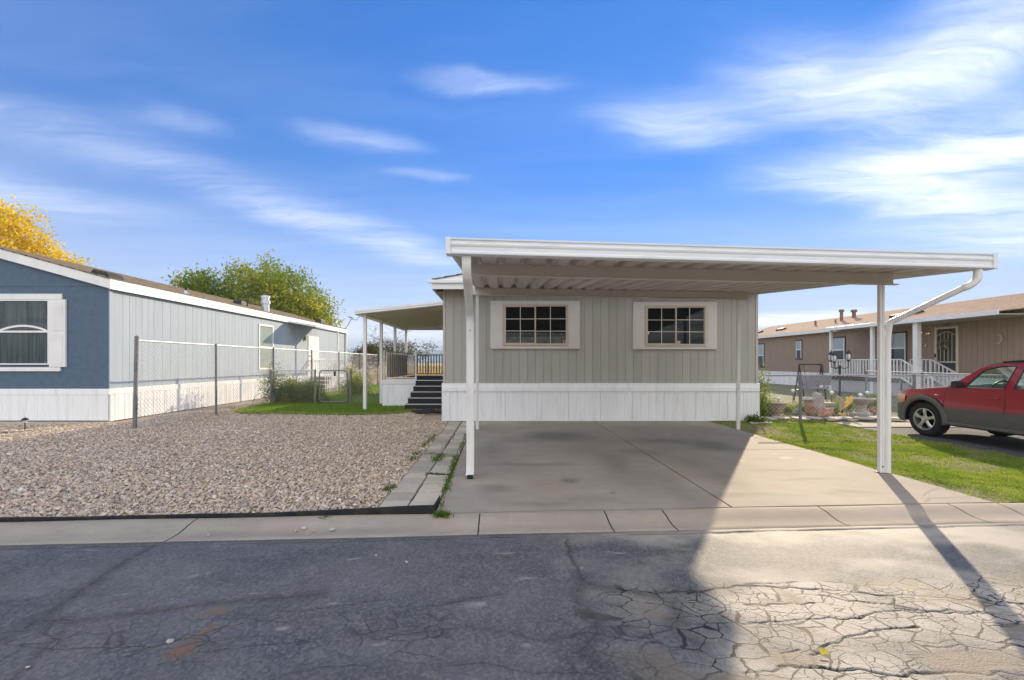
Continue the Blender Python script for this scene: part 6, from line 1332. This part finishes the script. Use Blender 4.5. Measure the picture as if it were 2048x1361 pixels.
    # side glass and pillars
    for s_ in (-1, 1):
        xx = lambda u, z: (XS+inset(u, 1.02)+.02+(z-1.02)*.34) if s_ < 0 else (XS+WD-inset(u, 1.02)-.02-(z-1.02)*.34)
        P = lambda u, z, o=0: Vector((xx(u, z)-s_*-o, U(u), z))
        def strip(pts, w, t, nm, mat): return MB().tube([P(*q) for q in pts], w, 6).build(nm, mat, root, smooth=True)
        for (poly, nm) in (([(1.52,1.02),(2.14,1.035),(2.22,1.43),(1.98,1.42),(1.76,1.355)], 'front_side_glass'), ([(2.28,1.04),(2.92,1.06),(2.98,1.44),(2.34,1.44)], 'rear_side_glass'), ([(3.05,1.07),(3.55,1.09),(3.50,1.42),(3.10,1.44)], 'quarter_glass')):
            MB().add([P(*q) for q in poly], [tuple(range(len(poly)))]).build(nm, CGL, root)
            MB().tube([P(*q) for q in poly]+[P(*poly[0])], .012, 5, cap=False).build('glass_seal', BLK, root)
        def plate(poly, nm, mat=RED):
            d = Vector((.03*-s_, 0, 0)); MB().prism([P(*q)+Vector((s_*.004, 0, 0)) for q in poly], d*1).build(nm, mat, root, bevel=.006)
        plate([(1.20,1.0),(1.50,1.03),(1.74,1.365),(1.98,1.43),(2.40,1.45),(2.40,1.50),(2.0,1.485),(1.70,1.405)], 'front_pillar'); plate([(2.15,1.02),(2.27,1.03),(2.33,1.46),(2.23,1.45)], 'door_pillar'); plate([(2.93,1.05),(3.04,1.06),(3.09,1.46),(2.99,1.46)], 'rear_pillar'); plate([(3.56,1.08),(3.97,1.06),(3.78,1.46),(3.51,1.45)], 'tail_pillar'); plate([(2.40,1.45),(3.6,1.455),(3.76,1.47),(3.6,1.50),(2.40,1.505)], 'roof_edge')
        plate([(1.34,1.015),(1.52,1.03),(1.52,1.10)], 'mirror_mount', BLK)
        sx = -1 if s_ < 0 else 1; mx = P(1.47, 1.08).x+sx*.11
        MB().loft([[Vector((mx+dx*k, U(1.43+du), 1.085+dz*k)) for dx, dz in ((-.09,-.065),(.09,-.05),(.095,.055),(-.08,.07))] for du, k in ((-.03,.55),(.02,.95),(.07,1.0),(.085,.92))]).build('wing_mirror', BLK, root, bevel=.012)
        MB().tube([P(2.0,1.50), P(2.6,1.555), P(3.5,1.545), P(3.68,1.505)], .016, 6).build('roof_rail', BLK, root, smooth=True)
    # bumper and front
    bm = MB(); rg = []
    for z, fwd in ((.24,.03),(.30,-.02),(.45,-.035),(.58,-.03),(.63,0.0)):
        row = []
        for k in range(21):
            t = k/20*2-1; a = abs(t); back = .42*max(0, (a-.62)/.38)**1.8; row.append((XC+t*(WD/2+.005-.02*a**8), U(fwd+.0)-back+.02, z))
        rg.append(row)
    bm.loft(rg, closed=False).build('front_bumper', CLAD, root, smooth='all')
    gr = MB(); rg = []
    for z, fwd in ((.62,.01),(.72,.02),(.80,.05)):
        rg.append([(XC+(k/20*2-1)*(WD/2-.015), U(fwd)-.34*max(0, (abs(k/20*2-1)-.62)/.38)**1.8, z) for k in range(21)])
    gr.loft(rg, closed=False).build('front_panel', RED, root, smooth='all')
    MB().box(XC-.40, XC+.40, U(.01), U(-.012), .65, .78).build('grille', BLK, root, bevel=.01)
    for s_ in (-1, 1):
        rg = []
        for z, o in ((.655,.004),(.70,.022),(.78,.016),(.825,-.006)):
            rg.append([((XS+inset(u, .75)-o*1.0 if s_ < 0 else XS+WD-inset(u, .75)+o), U(u)+.012, z-(.03*(u-.1) if u > .1 else 0)) for u in (.42, .34, .24, .14, .06, .015)])
        MB().loft(rg, closed=False).build('headlight', LAMP, root, smooth='all')
    # floor, inner shell, seats, steering wheel
    MB().box(XS+.12, XR_-.12, U(3.9), U(.25), .26, .34).build('floor_pan', BLK, root)
    for c in WU: MB().box(XS+.30, XR_-.30, U(c+.34), U(c-.34), .34, .72).build('wheel_well', BLK, root)
    MB().box(XS+.10, XR_-.10, U(1.40), U(1.30), .5, 1.06).build('dashboard', INT, root, bevel=.03)
    for x in (XS+.48, XR_-.48):
        s = MB().box(x-.23, x+.23, U(2.45), U(1.95), .45, .68).build('seat', INT, root, bevel=.05); MB().prism([(x-.22, U(2.38), .62), (x+.22, U(2.38), .62), (x+.18, U(2.56), 1.16), (x-.18, U(2.56), 1.16)], (0,-.10,0)).build('seat_back', INT, s, bevel=.04); MB().box(x-.12, x+.12, U(2.66), U(2.57), 1.19, 1.36).build('headrest', INT, s, bevel=.035)
    sw = [(XS+.48+.17*math.cos(k*.4189), U(1.72)-.06*math.sin(k*.4189), 1.0+.16*math.sin(k*.4189)) for k in range(16)]; MB().tube(sw, .016, 6, cap=False).build('steering_wheel', BLK, root, smooth=True)
    # wheels
    def wheel(u, side):
        x = XS+.02 if side < 0 else XS+WD-.02; y = U(u); d = 1 if side < 0 else -1; zc = .338; m = MB(); r = .338
        prof = [(.215, .005), (.235, -.006), (.285, -.012), (.318, 0.0), (r-.006, .018), (r, .035), (r, .185), (r-.008, .205), (.30, .22), (.22, .22)]
        rings = [[Vector((x+d*w, y+q*math.cos(k*2*math.pi/40), zc+q*math.sin(k*2*math.pi/40))) for k in range(40)] for q, w in prof]
        t = m.loft(rings, cap=False).build('wheel', RUB, root, smooth=True)
        tr = MB()
        for k in range(40):
            if k % 2: continue
            a0, a1 = k*2*math.pi/40, (k+1)*2*math.pi/40
            for w0, w1, sh in ((.03,.10,0),(.12,.19,.08)): tr.add([(x+d*w, y+(r+e)*math.cos(a+sh), zc+(r+e)*math.sin(a+sh)) for e in (.0,.007) for a, w in ((a0,w0),(a1,w0),(a1,w1),(a0,w1))], [(4,5,6,7),(0,1,5,4),(1,2,6,5),(2,3,7,6),(3,0,4,7)])
        tr.build('tread', RUB, t)
        rim = MB(); pr = [(.218,.012),(.222,-.002),(.205,-.002),(.195,.03),(.19,.10)]
        rim.loft([[Vector((x+d*w, y+q*math.cos(k*2*math.pi/40), zc+q*math.sin(k*2*math.pi/40))) for k in range(40)] for q, w in pr], cap=False).build('rim', ALLOY, t, smooth=True)
        sp = MB()
        for k in range(5):
            a = R(90)+k*2*math.pi/5; e = Vector((0, math.cos(a), math.sin(a))); f_ = Vector((0, -math.sin(a), math.cos(a))); c = Vector((x, y, zc)); X_ = Vector((d, 0, 0))
            secs = [[c+e*q+f_*wd*s1+X_*(dp+(.012 if s2 else .035)) for s1, s2 in ((-1,0),(-.55,1),(.55,1),(1,0))] for q, wd, dp in ((.04,.036,-.004),(.10,.030,-.012),(.16,.034,-.014),(.207,.052,-.006))]
            sp.loft(secs)
        sp.build('spokes', ALLOY, t, smooth=True)
        MB().loft([[Vector((x+d*w, y+q*math.cos(k*.524), zc+q*math.sin(k*.524))) for k in range(12)] for q, w in ((.055,.03),(.052,-.004),(.036,-.012),(.028,-.004),(.004,-.004))]).build('hub_cap', ALLOY, t, smooth=True)
        MB().loft([[Vector((x+d*w, y+q*math.cos(k*.3142), zc+q*math.sin(k*.3142))) for k in range(20)] for q, w in ((.19,.10),(.01,.10))]).build('brake_disc', M_BRK, t)
    for u in WU:
        for s_ in (-1, 1): wheel(u, s_)
M_BRK = M('brake_dark', (.03,.03,.032), .5)
car()

# ------------------------------------------------------------------ air
def haze():
    m = bpy.data.materials.new('haze'); m.use_nodes = True; nt = m.node_tree; nt.nodes.clear(); o = nt.nodes.new('ShaderNodeOutputMaterial'); v = nt.nodes.new('ShaderNodeVolumePrincipled')
    v.inputs['Color'].default_value = (.62, .78, 1, 1); v.inputs['Density'].default_value = .00045; v.inputs['Anisotropy'].default_value = 0.0; nt.links.new(v.outputs[0], o.inputs['Volume'])
    b = MB().box(-2900, 2900, -290, 2900, -3.2, 104).build('haze', m); b['kind'] = 'stuff'; tag(b, 'thin blue haze over the far field and hills', 'haze')
haze()
